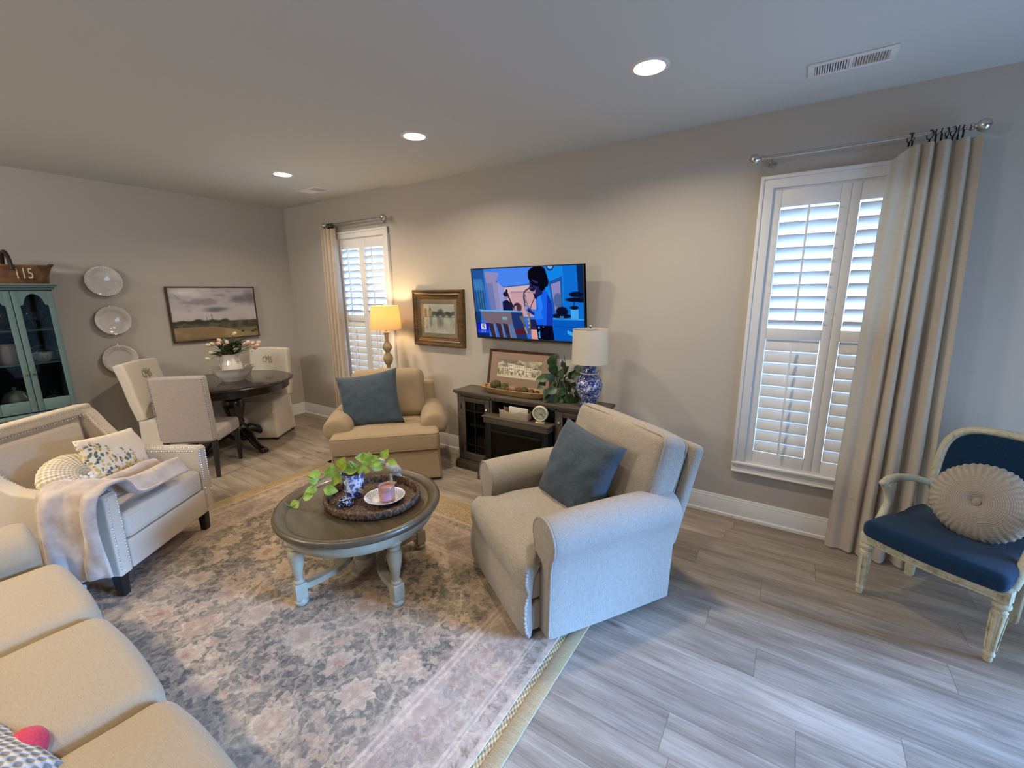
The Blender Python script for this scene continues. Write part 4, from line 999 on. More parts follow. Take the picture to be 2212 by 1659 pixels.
# parsons chair with nailheads, its back to the room
M_par = fabric('pale_mauve_grey_linen', srgb(176, 165, 158), srgb(154, 144, 137), weave=320, bump=.12)
pc = thing('dining_chair', 'grey cream upholstered dining chair with nailhead edges, back turned to the room', 'chair', (1.10, -1.70, 0), math.atan2(-.67, -.74))
MB().soft(.435, .085, .61, .018, (3, 1, 4), 3, T=Tm((0, .215, .655), rx=-.075)).build('backrest', M_par, pc, angle=1.0)
MB().soft(.45, .47, .12, .03, (6, 6, 1), 3, fn=lambda x, y, z: (x, y, z+(.015*math.cos(PI*x/.55)*math.cos(PI*y/.55) if z > 0 else 0)), at=(0, -.03, .385)).build('seat', M_par, pc, angle=1.2)
for s in (-1, 1):
    b = MB(); nails(b, [(s*.2185, .235, .37), (s*.2185, .279, .95)], .0155, .0065).build('nailhead_trim', M_chrome, pc)
    for sy in (-1, 1):
        MB().soft(.042, .042, .36, .003, fn=lambda x, y, z: (x*(1-.35*(.18-z)/.36), y*(1-.35*(.18-z)/.36)+(.03*(.18-z)/.36 if sy > 0 else 0), z), at=(s*.20, sy*.20 if sy > 0 else -.225, .175)).build('leg', M_dark, pc)
# slipcovered chairs
M_slip = fabric('ivory_slipcover', srgb(222, 212, 197), srgb(206, 196, 179), weave=380, bump=.15); M_mono = plain('taupe_monogram_thread', srgb(172, 158, 134), .9)
def slip_chair(label, loc, F, lean=.10):
    t = thing('slipcovered_chair', label, 'chair', (loc[0], loc[1], 0), math.atan2(F[0], -F[1]), group='slipcovered chairs at the dining table')
    def bf(x, y, z): return (x*(1+.03*math.cos(PI*z/.6))+wob((x, y, z), .008, 5), y+wob((x, y, z), .008, 5, 2)+(-.01*math.cos(PI*x/.5) if y < 0 else 0), z+wob((x, z, y), .006, 6)+(.008*math.cos(PI*x/.5) if z > .2 else 0))
    bt = Tm((0, .21, .73), rx=-lean)
    bk = MB().soft(.45, .10, .58, .025, (8, 2, 8), 3, fn=bf, T=bt).build('backrest_cover', M_slip, t, angle=1.1)
    for ch, xx, sc_x in (('C', -.042, .55), ('M', 0, .42), ('S', .042, .6)):
        text_part(ch, (.15 if ch == 'M' else .105), .0015, M_mono, bk, bt @ Tm((xx, -.0655, .15), rx=PI/2), 'monogram', (sc_x, 1))
    def sk(x, y, z):
        a = math.atan2(y, x); q = max(0, (.2-z))/.42; pl = .014*math.sin(a*10+1)*q
        return (x*(1+.06*q+pl), y*(1+.06*q+pl), z)
    MB().soft(.43, .43, .445, .03, (12, 12, 10), 2, fn=sk, at=(0, -.02, .238)).build('skirt_cover', M_slip, t, angle=1.1)
    for sx in (-1, 1):
        for sy in (-1, 1): MB().box(sx*.19-.02, sx*.19+.02, sy*.19-.04, sy*.19, 0, .03, .002).build('leg', M_dark, t)
    return t
slip_chair('ivory slipcovered dining chair with monogram, between the table and the room corner', (.53, -.80), (.57, -.82))
slip_chair('ivory slipcovered dining chair beneath the lowest wall plate, half hidden by another chair', (.46, -1.70), (.80, .60), .22)
# wash bowl, pitcher, tulips
M_iron = plain('ironstone_glaze', srgb(208, 200, 190), .15, coat=.5, var=.05, vscale=12)
def scal(p, a): return (p.x*(1+.035*math.cos(8*a)*max(0, (p.z-.06)/.05)), p.y*(1+.035*math.cos(8*a)*max(0, (p.z-.06)/.05)), p.z)
wbw = MB().lathe([(.0001, .0), (.10, .0), (.105, .008), (.14, .03), (.168, .065), (.178, .088), (.200, .100), (.202, .104), (.176, .094), (.160, .066), (.13, .034), (.095, .014), (.0001, .012)], 64, fn=scal).build('wash_bowl', M_iron, None)
wbw.location = (.745, -1.20, .7605); wbw.scale = (1.04, 1.04, 1.35); tag(wbw, 'wide white ironstone bowl with scalloped rim on the dining table', 'bowl')
pt_ = thing('pitcher', 'white ironstone pitcher of flowers standing in the wide bowl', 'pitcher', (.745, -1.20, .777), .8)
MB().lathe([(.0001, 0), (.070, 0), (.074, .006), (.092, .05), (.099, .10), (.092, .155), (.076, .195), (.070, .22), (.076, .25), (.084, .265), (.080, .265), (.066, .235), (.062, .2), (.08, .12), (.0001, .05)], 40, fn=lambda p, a: (p.x*(1+.22*max(0, math.cos(a))**6*max(0, (p.z-.2)/.07)), p.y, p.z+.015*max(0, math.cos(a))**6*max(0, (p.z-.2)/.07))).build('jug', M_iron, pt_)
MB().tube(curve_pts([(-.060, 0, .245), (-.095, 0, .25), (-.118, 0, .21), (-.112, 0, .15), (-.083, 0, .10)]), .010, 8).build('handle', M_iron, pt_)
fl = thing('flower_bouquet', 'pale pink and cream artificial tulips arranged in the white pitcher', 'flowers', (.745, -1.20, 1.03))
M_pink = plain('blush_petal', srgb(214, 178, 158), .6, var=.08); M_crm = plain('cream_petal', srgb(206, 192, 152), .6, var=.08); M_leafd = leaf_mat('tulip_leaf', srgb(38, 52, 26), srgb(70, 84, 46), .1); M_stm = plain('olive_stem', srgb(92, 88, 56), .6)
fpos = [(-.085, -.199, -.02), (-.059, -.137, .03), (-.042, -.098, .132), (-.026, -.062, .158), (-.052, -.121, .124), (-.017, -.039, .097), (.019, .044, .224), (-.003, -.008, .134), (.04, .094, .086), (.056, .131, .103), (.082, .191, .113), (.107, .251, .114), (.085, .199, .077), (.096, .225, .055), (.069, .161, .096), (-.012, -.028, .028), (-.042, -.098, .005), (-.07, -.165, .118), (-.035, -.05, .15), (.06, .15, .125), (.10, .21, .09)]
b2 = MB(); lf = MB()
for i, p in enumerate(fpos):
    p = Vector(p); q = Vector((p.x*1.0+random.Random(i).uniform(-.06, .06), p.y, p.z)); p = q
    b = MB(); ax = Vector((p.x, p.y, .08)).normalized()
    T = Matrix.Translation(p) @ ax.to_track_quat('Z', 'Y').to_matrix().to_4x4()
    b.lathe([(.0001, -.022), (.012, -.018), (.019, -.004), (.0195, .008), (.014, .020), (.007, .026), (.0001, .024)], 14, T=T, fn=lambda p_, a: (p_.x*(1+.09*math.cos(3*a)), p_.y*(1+.09*math.cos(3*a)), p_.z))
    b.build('bloom', M_crm if i in (0, 1, 6, 15, 16, 17, 4) else M_pink, fl)
    b2.tube(curve_pts([(p.x*.12, p.y*.12, -.12), (p.x*.25, p.y*.25, .0), (p.x*.65, p.y*.65, p.z*.6+.01), p-ax*.02]), .0022, 5)
b2.build('stems', M_stm, fl)
r2 = random.Random(11)
for i in range(60):
    a = r2.uniform(0, 2*PI); q = r2.uniform(.0, .09); leaf(lf, (q*math.cos(a)*.7, q*math.sin(a), r2.uniform(-.01, .12)), r2.uniform(.07, .12), a, r2.uniform(.0, 1.2), r2.uniform(-.5, .5), .5)
for x, y, z in ((-.05, -.12, .02), (-.06, -.14, .05), (.06, .14, .03), (.08, .18, .02), (.03, .03, -.05), (.05, .05, -.07)): leaf(lf, (x, y, z), .05, r2.uniform(0, 6), .1, 0, .6)
lf.build('leaves', M_leafd, fl, angle=3)
# ------------------------------------------------------------------ media console with fireplace
M_con = wood('weathered_brown_wood', srgb(58, 50, 42), srgb(84, 74, 62), .5, .9, 0)
M_conl = wood('mantel_brown_wood', srgb(66, 58, 48), srgb(94, 84, 71), .45, .9, 0)
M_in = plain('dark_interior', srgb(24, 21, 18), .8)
M_dglass = glass('smoked_glass', (.42, .42, .40, 1), .01, fres=.12)
mc = thing('media_console', 'weathered brown media console with electric fireplace under the television', 'console', (3.872, -.25, 0))
X = lambda v: v-3.872
Yc = lambda v: v+.25
def cbx(b, x0, x1, y0, y1, z0, z1, r=.003): return b.box(X(x0), X(x1), Yc(y0), Yc(y1), z0, z1, r)
b = MB(); cbx(b, 3.134, 4.61, -.392, -.11, .748, .772, .006); cbx(b, 3.145, 4.60, -.38, -.11, .736, .750, .004); b.build('top', M_conl, mc)
b = MB(); cbx(b, 3.16, 3.20, -.36, -.115, .085, .737); cbx(b, 4.545, 4.585, -.36, -.115, .085, .737); cbx(b, 3.535, 3.555, -.355, -.13, .085, .737); cbx(b, 4.19, 4.21, -.355, -.13, .085, .737); cbx(b, 3.18, 4.57, -.355, -.12, .712, .737); cbx(b, 3.18, 4.57, -.355, -.12, .085, .105)
b.build('carcass', M_con, mc)
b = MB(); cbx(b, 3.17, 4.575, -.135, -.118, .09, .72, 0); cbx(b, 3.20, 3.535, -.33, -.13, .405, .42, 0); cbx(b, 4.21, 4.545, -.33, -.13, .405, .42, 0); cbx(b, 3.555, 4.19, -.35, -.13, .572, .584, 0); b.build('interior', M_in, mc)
b = MB(); cbx(b, 3.13, 4.615, -.382, -.115, 0, .075, .004); cbx(b, 3.14, 4.605, -.372, -.115, .07, .09, .004); b.build('plinth', M_con, mc)
for x0, x1, hx in ((3.202, 3.535, 3.212), (4.21, 4.543, 4.533)):
    b = MB(); s_ = .052
    for q in ((x0, x0+s_, .107, .711), (x1-s_, x1, .107, .711), (x0+s_, x1-s_, .107, .172), (x0+s_, x1-s_, .668, .711)): cbx(b, q[0], q[1], -.366, -.346, q[2], q[3])
    d = b.build('door', M_con, mc)
    b = MB(); cbx(b, x0+.04, x1-.04, -.354, -.351, .16, .68, 0); b.build('pane', M_dglass, d, smooth=False)
    b = MB(); xm = (x0+x1)/2; cbx(b, xm-.006, xm+.006, -.364, -.353, .17, .67, .001)
    for z in (.585, .255): cbx(b, x0+s_, x1-s_, -.364, -.353, z-.004, z+.004, .001)
    b.build('muntin', M_black, d)
    b = MB(); b.ball((X(x1-.026 if hx < 3.9 else x0+.026), Yc(-.376), .62), .012, .012, .012, 12, 8); b.build('knob', M_nickel, d)
    for z in (.62, .20):
        b = MB(); cbx(b, hx-.006, hx+.006, -.370, -.362, z-.025, z+.025, .002); b.build('hinge', M_black, d)
b = MB(); cbx(b, 3.517, 4.19, -.462, -.33, .582, .600, .005); cbx(b, 3.53, 4.175, -.452, -.33, .535, .584, .003); b.build('mantel', M_conl, mc)
b = MB()
for q in ((3.535, 3.60, .10, .535), (4.11, 4.17, .10, .535), (3.60, 4.11, .468, .535), (3.60, 4.11, .10, .135)): cbx(b, q[0], q[1], -.435, -.36, q[2], q[3], .003)
cbx(b, 3.60, 4.11, -.445, -.43, .455, .475, .003); b.build('firebox_frame', M_black, mc)
b = MB(); cbx(b, 3.525, 3.575, -.455, -.43, .12, .20, .004); cbx(b, 4.13, 4.18, -.455, -.43, .12, .20, .004); b.build('plinth_block', M_black, mc)
M_stone = plain('faux_stone_panel', srgb(48, 45, 36), .85, var=.35, vscale=9)
b = MB(); cbx(b, 3.60, 4.11, -.375, -.365, .13, .47, 0); b.build('firebox_back', M_stone, mc, smooth=False)
M_log = plain('faux_logs', srgb(50, 34, 22), .85, var=.4, vscale=18)
for i, (x0, x1, y, z, r_) in enumerate(((3.64, 4.06, -.392, .165, .022), (3.66, 3.95, -.402, .205, .020), (3.78, 4.08, -.398, .225, .018), (3.70, 3.88, -.405, .245, .017))):
    MB().tube([(X(x0), Yc(y), z), (X((x0+x1)/2), Yc(y)-.004, z+.008), (X(x1), Yc(y), z-.004)], r_, 10).build('log', M_log, mc)
b = MB(); cbx(b, 3.60, 4.11, -.428, -.425, .13, .47, 0); b.build('firebox_glass', M_dglass, mc, smooth=False)
b = MB(); cbx(b, 3.485, 4.215, -.50, -.36, 0, .072, .004); cbx(b, 3.505, 4.195, -.475, -.36, .07, .112, .004); b.build('hearth', M_con, mc)
# books behind the door glass
def book(x0, x1, y0, y1, z0, z1, col, label, flat=False, group=None):
    t = thing('book', label, 'book', ((x0+x1)/2, (y0+y1)/2, z0), group=group)
    hx, hy, hz = (x1-x0)/2, (y1-y0)/2, z1-z0
    mt = plain('book_cloth', srgb(*col), .7)
    b = MB()
    if flat: b.box(-hx, hx, -hy, hy, 0, .003, .001).box(-hx, hx, -hy, hy, hz-.003, hz, .001).box(-hx, hx, -hy, -hy+.004, 0, hz, .001)
    else: b.box(-hx, -hx+.002, -hy, hy, 0, hz, .001).box(hx-.002, hx, -hy, hy, 0, hz, .001).box(-hx, hx, -hy, -hy+.004, 0, hz, .001)
    b.build('cover', mt, t); MB().box(-hx+.002, hx-.002, -hy+.003, hy-.004, .003, hz-.004, 0).build('pages', M_pages, t, smooth=False)
M_pages = plain('book_pages', srgb(200, 190, 166), .9)
for i, (x, w, h, col, lb) in enumerate(((3.245, .03, .18, (40, 38, 48), 'dark charcoal book leftmost in the console lower left'), (3.285, .025, .20, (96, 92, 84), 'grey book second in the console lower left'), (3.355, .036, .215, (190, 180, 150), 'pale cream upright book in the console lower left'), (3.395, .03, .21, (150, 96, 66), 'rust brown upright book behind the left console door'), (3.43, .028, .215, (176, 164, 132), 'tan upright book beside the rust book'), (3.465, .03, .20, (70, 60, 46), 'brown upright book at right end of the lower left shelf'))):
    book(x, x+w, -.32, -.17, .106, .106+h, col, lb, group='upright books behind the left glass door')
for i, (x0, x1, z, h, col, lb) in enumerate(((3.27, 3.49, .4205, .03, (196, 184, 150), 'cream book lying flat at the bottom of the console shelf pile'), (3.28, 3.48, .451, .026, (40, 52, 76), 'navy book lying flat in the middle of the shelf pile'), (3.29, 3.47, .4775, .03, (52, 48, 60), 'dark book lying flat on top of the shelf pile'))):
    book(x0, x1, -.32, -.18, z, z+h, col, lb, True, 'flat books on the left console shelf')
for i, (x, w, h, col, lb) in enumerate(((4.26, .03, .22, (96, 60, 44), 'brown book upright in the right console cupboard'), (4.295, .03, .21, (150, 130, 104), 'tan book upright in the right console cupboard'), (4.33, .03, .22, (88, 44, 38), 'maroon book upright in the right console cupboard'), (4.365, .03, .2, (120, 104, 84), 'khaki book upright in the right console cupboard'))):
    book(x, x+w, -.32, -.18, .421, .421+h, col, lb, group='upright books behind the right glass door')
fr = MB().box(-.05, .05, -.004, .004, 0, .13, .003).build('photo_frame', plain('grey_card', srgb(110, 112, 120), .6), None); fr.location = (3.40, -.20, .5085); fr.rotation_euler = (-.12, 0, .1); tag(fr, 'small grey photo card standing on the flat books behind the left door', 'photo')

# letter holder and papers, clock on the mantel
M_lh = plain('cream_painted_wood', srgb(150, 138, 116), .6, var=.06)
lh = thing('letter_holder', 'low cream scalloped letter holder on the mantel shelf', 'letter holder', (3.83, -.385, .6005), .06)
def scallop(n=24): return [(-.14+.28*i/n, .062+.010*math.sin(PI*3*i/n+.5)+(.014 if i in (0, n) else 0)) for i in range(n, -1, -1)]
MB().prism([(-.135, 0), (.135, 0)]+scallop(), -.045, -.038, rad=.002).build('front_panel', M_lh, lh, angle=.5)
MB().prism([(-.135, 0), (.135, 0)]+[(x, z+.006) for x, z in scallop()], .032, .040, rad=.002).box(-.135, .135, -.04, .035, 0, .006, .001).box(-.137, -.131, -.045, .04, 0, .058, .002).box(.131, .137, -.045, .04, 0, .058, .002).build('tray', M_lh, lh, angle=.5)
pp = MB().box(-.08, .10, -.018, -.002, 0, .088, .002, T=Tm((0, 0, 0), ry=.03)).build('paper_stack', plain('white_paper', srgb(206, 200, 186), .8), None); pp.location = (3.845, -.375, .609); pp.rotation_euler = (0, 0, .06); tag(pp, 'folded white papers upright in the letter holder', 'papers')
rd = MB().ball((0, 0, .02), .028, .014, .030, 12, 8, fn=lambda x, y, z: (x+wob((x, y, z), .014, 40), y, z+wob((z, y, x), .012, 40))).build('potpourri', plain('dried_red', srgb(92, 42, 34), .8, var=.3, vscale=40), None); rd.location = (3.735, -.378, .632); tag(rd, 'small dark red bundle in the left end of the letter holder', 'ornament')
ck = thing('clock', 'round cream table clock standing on the mantel shelf', 'clock', (4.075, -.39, .6005), .28)
M_clk = plain('cream_enamel', srgb(206, 200, 172), .3, coat=.4); M_face = plain('clock_face', srgb(222, 216, 196), .5)
TK = Tm((0, 0, .082), rx=PI/2)
MB().lathe([(.0001, -.03), (.05, -.03), (.06, -.02), (.066, -.005), (.066, .018), (.060, .026), (.055, .026), (.054, .018), (.0001, .018)], 48, T=TK).build('case', M_clk, ck, angle=.8)
fc = MB().lathe([(.0001, .0195), (.0535, .0195)], 48, T=TK).build('face', M_face, ck, smooth=False)
M_num = plain('clock_ink', srgb(70, 66, 50), .6)
for i in range(12):
    a = PI/2-(i+1)*PI/6; text_part(str(i+1), .013, .0004, M_num, fc, TK @ Tm((.042*math.cos(a), .042*math.sin(a), .0202)), 'numeral')
for ang, L, w in ((-.14, .032, .003), (-.62, .040, .002)): MB().box(-.006, L, -w/2, w/2, .021, .0218, 0, T=TK @ Matrix.Rotation(ang, 4, 'Z')).build('hand', M_black, ck, smooth=False)
MB().soft(.075, .05, .012, .004, at=(0, 0, .006)).soft(.03, .03, .02, .004, at=(0, .0, .014)).build('foot', M_clk, ck)

# dough bowl with moss balls
M_dough = wood('pale_carved_wood', srgb(136, 106, 66), srgb(176, 146, 100), .5, .8, 0)
db = MB()
def dough(p, a):
    c, s = math.cos(a), math.sin(a); k = 1/((abs(c)**3.2+abs(s)**3.2)**(1/3.2)); return (p.x*k, p.y*k, p.z+.012*(c*c)*(p.z > .03))
db.lathe([(.0001, 0), (.70, 0), (.78, .006), (.92, .036), (1.0, .052), (.97, .055), (.93, .050), (.86, .034), (.72, .014), (.0001, .012)], 72, fn=lambda p, a: (lambda q: (q[0]*.375, q[1]*.088, q[2]))(dough(p, a)))
db = db.build('dough_bowl', M_dough, None, angle=.9); db.location = (3.755, -.27, .7725); db.rotation_euler = (0, 0, .02); tag(db, 'long shallow wooden dough bowl on top of the console', 'bowl')
M_moss = plain('green_moss', srgb(74, 72, 38), .95, var=.35, vscale=60, bump=.8, bscale=120); M_brn = plain('brown_woven_ball', srgb(96, 66, 38), .9, var=.4, vscale=50, bump=.8, bscale=90); M_pale = plain('pale_brown_pod', srgb(142, 112, 82), .9, var=.3, vscale=50, bump=.6, bscale=90)
balls = [(3.385, -.25, .022, M_brn, 'small brown ball at the left tip'), (3.425, -.275, .022, M_pale, 'small pale ball beside the left tip'), (3.475, -.24, .045, M_moss, 'largest green moss ball'), (3.57, -.235, .034, M_moss, 'green moss ball just right of the largest'), (3.545, -.295, .022, M_moss, 'small low moss ball in front'), (3.59, -.285, .027, M_moss, 'green brown ball in front of the middle'), (3.635, -.28, .026, M_brn, 'brown ball left of the pale pod'), (3.685, -.275, .034, M_pale, 'pale brown pod in the middle'), (3.745, -.265, .028, M_brn, 'dark brown ball right of the pale pod'), (3.80, -.27, .032, M_moss, 'round moss ball toward the right'), (3.865, -.265, .026, M_brn, 'brown ball near the right end'), (3.92, -.26, .022, M_brn, 'small brown ball at the right end')]
for i, (x, y, r_, mt, lb) in enumerate(balls):
    o = MB().ball((0, 0, 0), r_, r_*.95, r_*.88, 18, 12, fn=lambda a, b_, c, i=i: (a*(1+wob((a+i, b_, c), .14, 50)), b_, c*(1+wob((a, b_+i, c), .14, 50)))).build('moss_ball', mt, None, angle=3); o.location = (x+.05, y-.005, .7725+.020+r_*.98); o.scale = (1.12, 1.12, 1.12); tag(o, lb+' of the dough bowl', 'ball', 'moss balls in the dough bowl')

# framed print leaning behind the bowl
def frame_thing(name, label, loc, W_, H_, wd, th, mat, rot, steps=((0, 1.0), (.45, .7), (1, .45))):
    t = thing(name, label, 'picture', loc, rot=rot)
    b = MB(); q = [(W_/2, H_/2), (-W_/2, H_/2), (-W_/2, -H_/2), (W_/2, -H_/2)]
    pr_ = [(0, 0)]+[(f*wd, h*th) for f, h in steps]+[(wd, 0)]
    rings = []
    for o_, h in pr_: rings.append([(math.copysign(abs(x)-o_, x), -h, math.copysign(abs(z)-o_, z)) for x, z in q])
    vs = [p for r_ in rings for p in r_]; n = len(rings)
    fs = [(i*4+j, i*4+(j+1) % 4, ((i+1) % n)*4+(j+1) % 4, ((i+1) % n)*4+j) for i in range(n) for j in range(4)]
    b.add(vs, fs).build('frame', mat, t, angle=.2)
    return t
M_pfr = wood('walnut_frame', srgb(52, 30, 18), srgb(84, 52, 32), .4, 1, 0)
pn = frame_thing('framed_print', 'framed row house print with pinkish mat leaning on the wall behind the dough bowl', (3.675, -.075, .950), .685, .365, .022, .016, M_pfr, (-.20, 0, 0))
MB().box(-.33, .33, .0, .004, -.165, .165, 0).build('backing', plain('backing_board', srgb(110, 90, 70), .9), pn, smooth=False)
MB().box(-.332, .332, -.005, -.001, -.167, .167, 0).build('mat_board', plain('pink_tan_mat', srgb(144, 120, 102), .9), pn, smooth=False)
cv = Canvas(150, 52, (196, 186, 160)); nz = cv.noise(6, 4, 3); cv.blend((nz-.35)*2.5, (150, 146, 118), .8); cv.blend((cv.Y < .45)*np.clip((cv.noise(5, 3, 8)-.42)*5, 0, 1), (92, 94, 86), .8)
rgp = random.Random(4)
for i, (x0, w, h, pk) in enumerate(((.08, .14, .42, 0), (.25, .15, .62, 1), (.42, .20, .58, 1), (.64, .16, .48, 0), (.82, .10, .40, 1))):
    base = .84; cv.rect(x0, base-h, x0+w, base, (214, 206, 184), .95); cv.poly([(x0-.01, base-h), (x0+w/2, base-h-(.14 if pk else .05)), (x0+w+.01, base-h)], (108, 96, 84))
    for r_ in range(3):
        for k in range(3): cv.rect(x0+w*(.16+.28*k), base-h+.06+r_*h*.3, x0+w*(.16+.28*k)+.018, base-h+.06+r_*h*.3+.09, (96, 90, 80), .9)
    cv.line([(x0, base-h*.5), (x0+w, base-h*.5)], .008, (128, 116, 100))
for i in range(40): cv.ell(rgp.random(), .55+.33*rgp.random(), .012+.02*rgp.random(), .05+.06*rgp.random(), rgp.choice([(96, 98, 70), (124, 118, 86), (146, 108, 82), (72, 76, 60)]), .6)
cv.rect(0, .88, 1, 1, (206, 198, 176), .9)
M_print = vcol_mat('print_ink', 0, .7)
cv.sheet('print', .47, .165, M_print, pn, Tm((-.005, -.0062, .012)))

# ginger jar lamp
tl = thing('table_lamp', 'blue and white ginger jar lamp with white drum shade on the console', 'lamp', (4.452, -.288, .7725))
MB().lathe([(.0001, 0), (.070, 0), (.074, .006), (.070, .02), (.058, .036), (.060, .05), (.088, .095), (.102, .145), (.103, .18), (.092, .222), (.068, .248), (.058, .254), (.058, .262)], 56).build('jar', M_jar, tl)
MB().lathe([(.066, .262), (.070, .266), (.070, .274), (.062, .278), (.058, .29), (.056, .312), (.046, .328), (.02, .336), (.0001, .337)], 48).build('lid', M_jar, tl)
MB().lathe([(.072, .2655), (.0735, .268), (.0735, .271), (.072, .2735)], 48, close=True).build('band', M_ceramic, tl)
MB().lathe([(.012, .336), (.012, .345), (.007, .35), (.007, .595), (.004, .60), (.004, .612)], 16).ball((0, 0, .626), .014, .014, .015, 16, 10).tube([(-.134, 0, .597), (0, 0, .597), (.134, 0, .597)], .0022, 6).tube([(0, -.134, .597), (0, 0, .597), (0, .134, .597)], .0022, 6).build('finial', M_nickel, tl)
M_shade = translucent('white_linen_shade', srgb(226, 220, 208), .3, weave=False)
MB().lathe([(.139, .345), (.139, .347), (.134, .603), (.134, .605), (.1325, .603), (.1375, .347)], 64, close=True).build('shade', M_shade, tl, angle=.6)
# potted pothos on the console
pp_ = thing('potted_plant', 'dark green leafy plant in a pale pot beside the ginger jar lamp', 'plant', (4.175, -.245, .7725))
MB().lathe([(.0001, 0), (.052, 0), (.056, .006), (.066, .08), (.074, .115), (.078, .122), (.072, .122), (.06, .08), (.0001, .07)], 36).build('pot', plain('mottled_pale_pot', srgb(168, 160, 136), .6, var=.15, vscale=20), pp_, angle=.9)
MB().lathe([(.0001, .108), (.068, .108), (.068, .105), (.0001, .105)], 20).build('soil', M_soil, pp_)
lf = MB(); stb = MB(); r3 = random.Random(21)
PN = Vector((.451, -.892, 0)); PR = Vector((.892, .451, 0))
LP = [(-.075, .285, .115, 80), (-.055, .235, .11, 100), (-.10, .185, .105, 190), (-.125, .14, .085, 215), (-.02, .205, .10, 140), (.03, .275, .06, 95), (.12, .235, .10, 40), (.10, .20, .085, 20), (-.01, .14, .11, 250), (.05, .15, .10, 300), (.10, .13, .095, 330), (-.04, .06, .10, 250), (.0, .03, .095, 275), (.06, .06, .10, 285), (-.085, .05, .085, 230), (-.07, .0, .075, 200), (.03, .10, .10, 265), (.13, .09, .09, 310), (.08, .18, .09, 60), (.0, .18, .095, 80), (-.05, .17, .09, 150), (.05, .11, .09, 220), (-.03, .11, .10, 200), (.09, .06, .08, 250), (.14, .15, .08, 5), (-.10, .10, .08, 240), (.02, .22, .085, 60), (.06, .02, .085, 240), (.12, .03, .08, 290), (-.05, -.03, .07, 250)]
for i, (rx, z, L, th_) in enumerate(LP):
    a = math.radians(th_+r3.uniform(-12, 12)); fw = r3.uniform(-.01, .05)+(.045 if z < .12 else 0); p = PR*rx+PN*fw+Vector((0, 0, z+.01))
    dv = PR*math.cos(a)+Vector((0, 0, math.sin(a)))+PN*r3.uniform(-.1, .4)
    leaf_to(lf, p, L, dv, PN*.8+Vector((0, 0, .5))+PR*r3.uniform(-.6, .6), .78)
    stb.tube(curve_pts([(p.x*.15, p.y*.15, .10), (p.x*.5, p.y*.5, .13+max(0, z)*.4), p]), .0025, 5)
for pts in ([(-.01, 0, .11), (-.04, -.02, .26), (-.07, -.035, .36), (-.125, -.055, .40)], [(.02, 0, .11), (.055, .0, .24), (.045, .0, .33), (.035, .0, .385)], [(.05, 0, .11), (.11, 0, .20), (.165, .02, .235), (.17, .02, .29)]): stb.tube(curve_pts(pts), .0025, 5)
lf.build('leaves', M_green, pp_, angle=3); stb.build('stems', plain('brown_green_stem', srgb(70, 66, 40), .6), pp_)
# ------------------------------------------------------------------ television
M_tvb = plain('television_bezel', (.006, .006, .007, 1), .3)
TVW, TVH = 1.115, .640
tv = thing('television', 'wall mounted flat television showing a saxophone player', 'television', (3.772, -.10, 1.556), rot=(.125, 0, 0))
b = MB()
for q in ((-TVW/2, -TVW/2+.008, -TVH/2, TVH/2), (TVW/2-.008, TVW/2, -TVH/2, TVH/2), (-TVW/2, TVW/2, TVH/2-.008, TVH/2), (-TVW/2, TVW/2, -TVH/2, -TVH/2+.018)): b.box(q[0], q[1], -.035, .0, q[2], q[3], .002)
b.box(-TVW/2, TVW/2, -.028, .01, -TVH/2, TVH/2, .003).box(-.4, .4, .0, .04, -.27, .12, .01).box(-.035, .035, -.036, -.015, -TVH/2-.008, -TVH/2+.004, .002).build('housing', M_tvb, tv)
MB().box(-.12, .12, .035, .085, -.12, .12, .004).build('wall_mount', M_black, tv)
c = Canvas(448, 253, (52, 112, 214))
c.blend(np.clip(1-c.Y*2.2, 0, 1)*(c.X < .65), (70, 140, 250), .8)
c.rect(0, 0, .12, .62, (38, 86, 158)); c.rect(.01, .14, .10, .30, (60, 130, 190), .8); c.rect(.02, .32, .11, .60, (30, 84, 130), .9)
for x in (.03, .055, .08, .105): c.line([(x, .20), (x+.01, .60)], .006, (90, 150, 210), .6)
c.poly([(.13, .04), (.28, .06), (.29, .60), (.17, .60), (.145, .30)], (150, 142, 186)); c.poly([(.13, .2), (.20, .2), (.22, .60), (.15, .60)], (98, 116, 180), .7)
c.poly([(.28, .02), (.64, .02), (.64, .25), (.30, .27), (.24, .18)], (74, 136, 244)); c.line([(.24, .18), (.31, .26), (.62, .22)], .006, (60, 84, 150))
c.poly([(.25, .18), (.31, .27), (.32, .64), (.26, .64)], (150, 156, 216)); c.poly([(.31, .27), (.62, .23), (.62, .68), (.32, .68)], (214, 180, 188))
c.poly([(.37, .33), (.60, .31), (.60, .68), (.39, .68)], (204, 160, 172)); c.rect(.37, .325, .60, .345, (180, 138, 152))
c.poly([(.62, 0), (1, 0), (1, 1), (.62, 1)], (14, 112, 216)); c.poly([(.68, 0), (.84, 0), (.84, .72), (.70, .72)], (18, 136, 238)); c.poly([(.72, .20), (.83, .13), (.83, .66), (.75, .66)], (30, 88, 168)); c.poly([(.735, .235), (.815, .195), (.815, .62), (.765, .62)], (146, 138, 196)); c.ell(.79, .45, .035, .10, (70, 100, 150), .9)
c.poly([(.95, 0), (1, 0), (1, .48), (.96, .48)], (12, 40, 92)); c.ell(.735, .0, .03, .055, (20, 40, 90), 1); c.ell(.735, -.005, .022, .042, (130, 190, 250), 1)
c.rect(.74, .69, 1, 1, (8, 92, 196)); c.rect(.74, .69, 1, .71, (60, 160, 240)); c.line([(.76, .80), (.99, .82)], .004, (8, 70, 160)); c.poly([(.86, .85), (.93, .90), (.93, .95), (.86, .90)], (60, 180, 250))
for q in ((.94, .37, .055, .035), (.935, .44, .08, .03), (.82, .60, .05, .065), (.81, .66, .09, .03)): c.ell(*q, (10, 16, 40), 1)
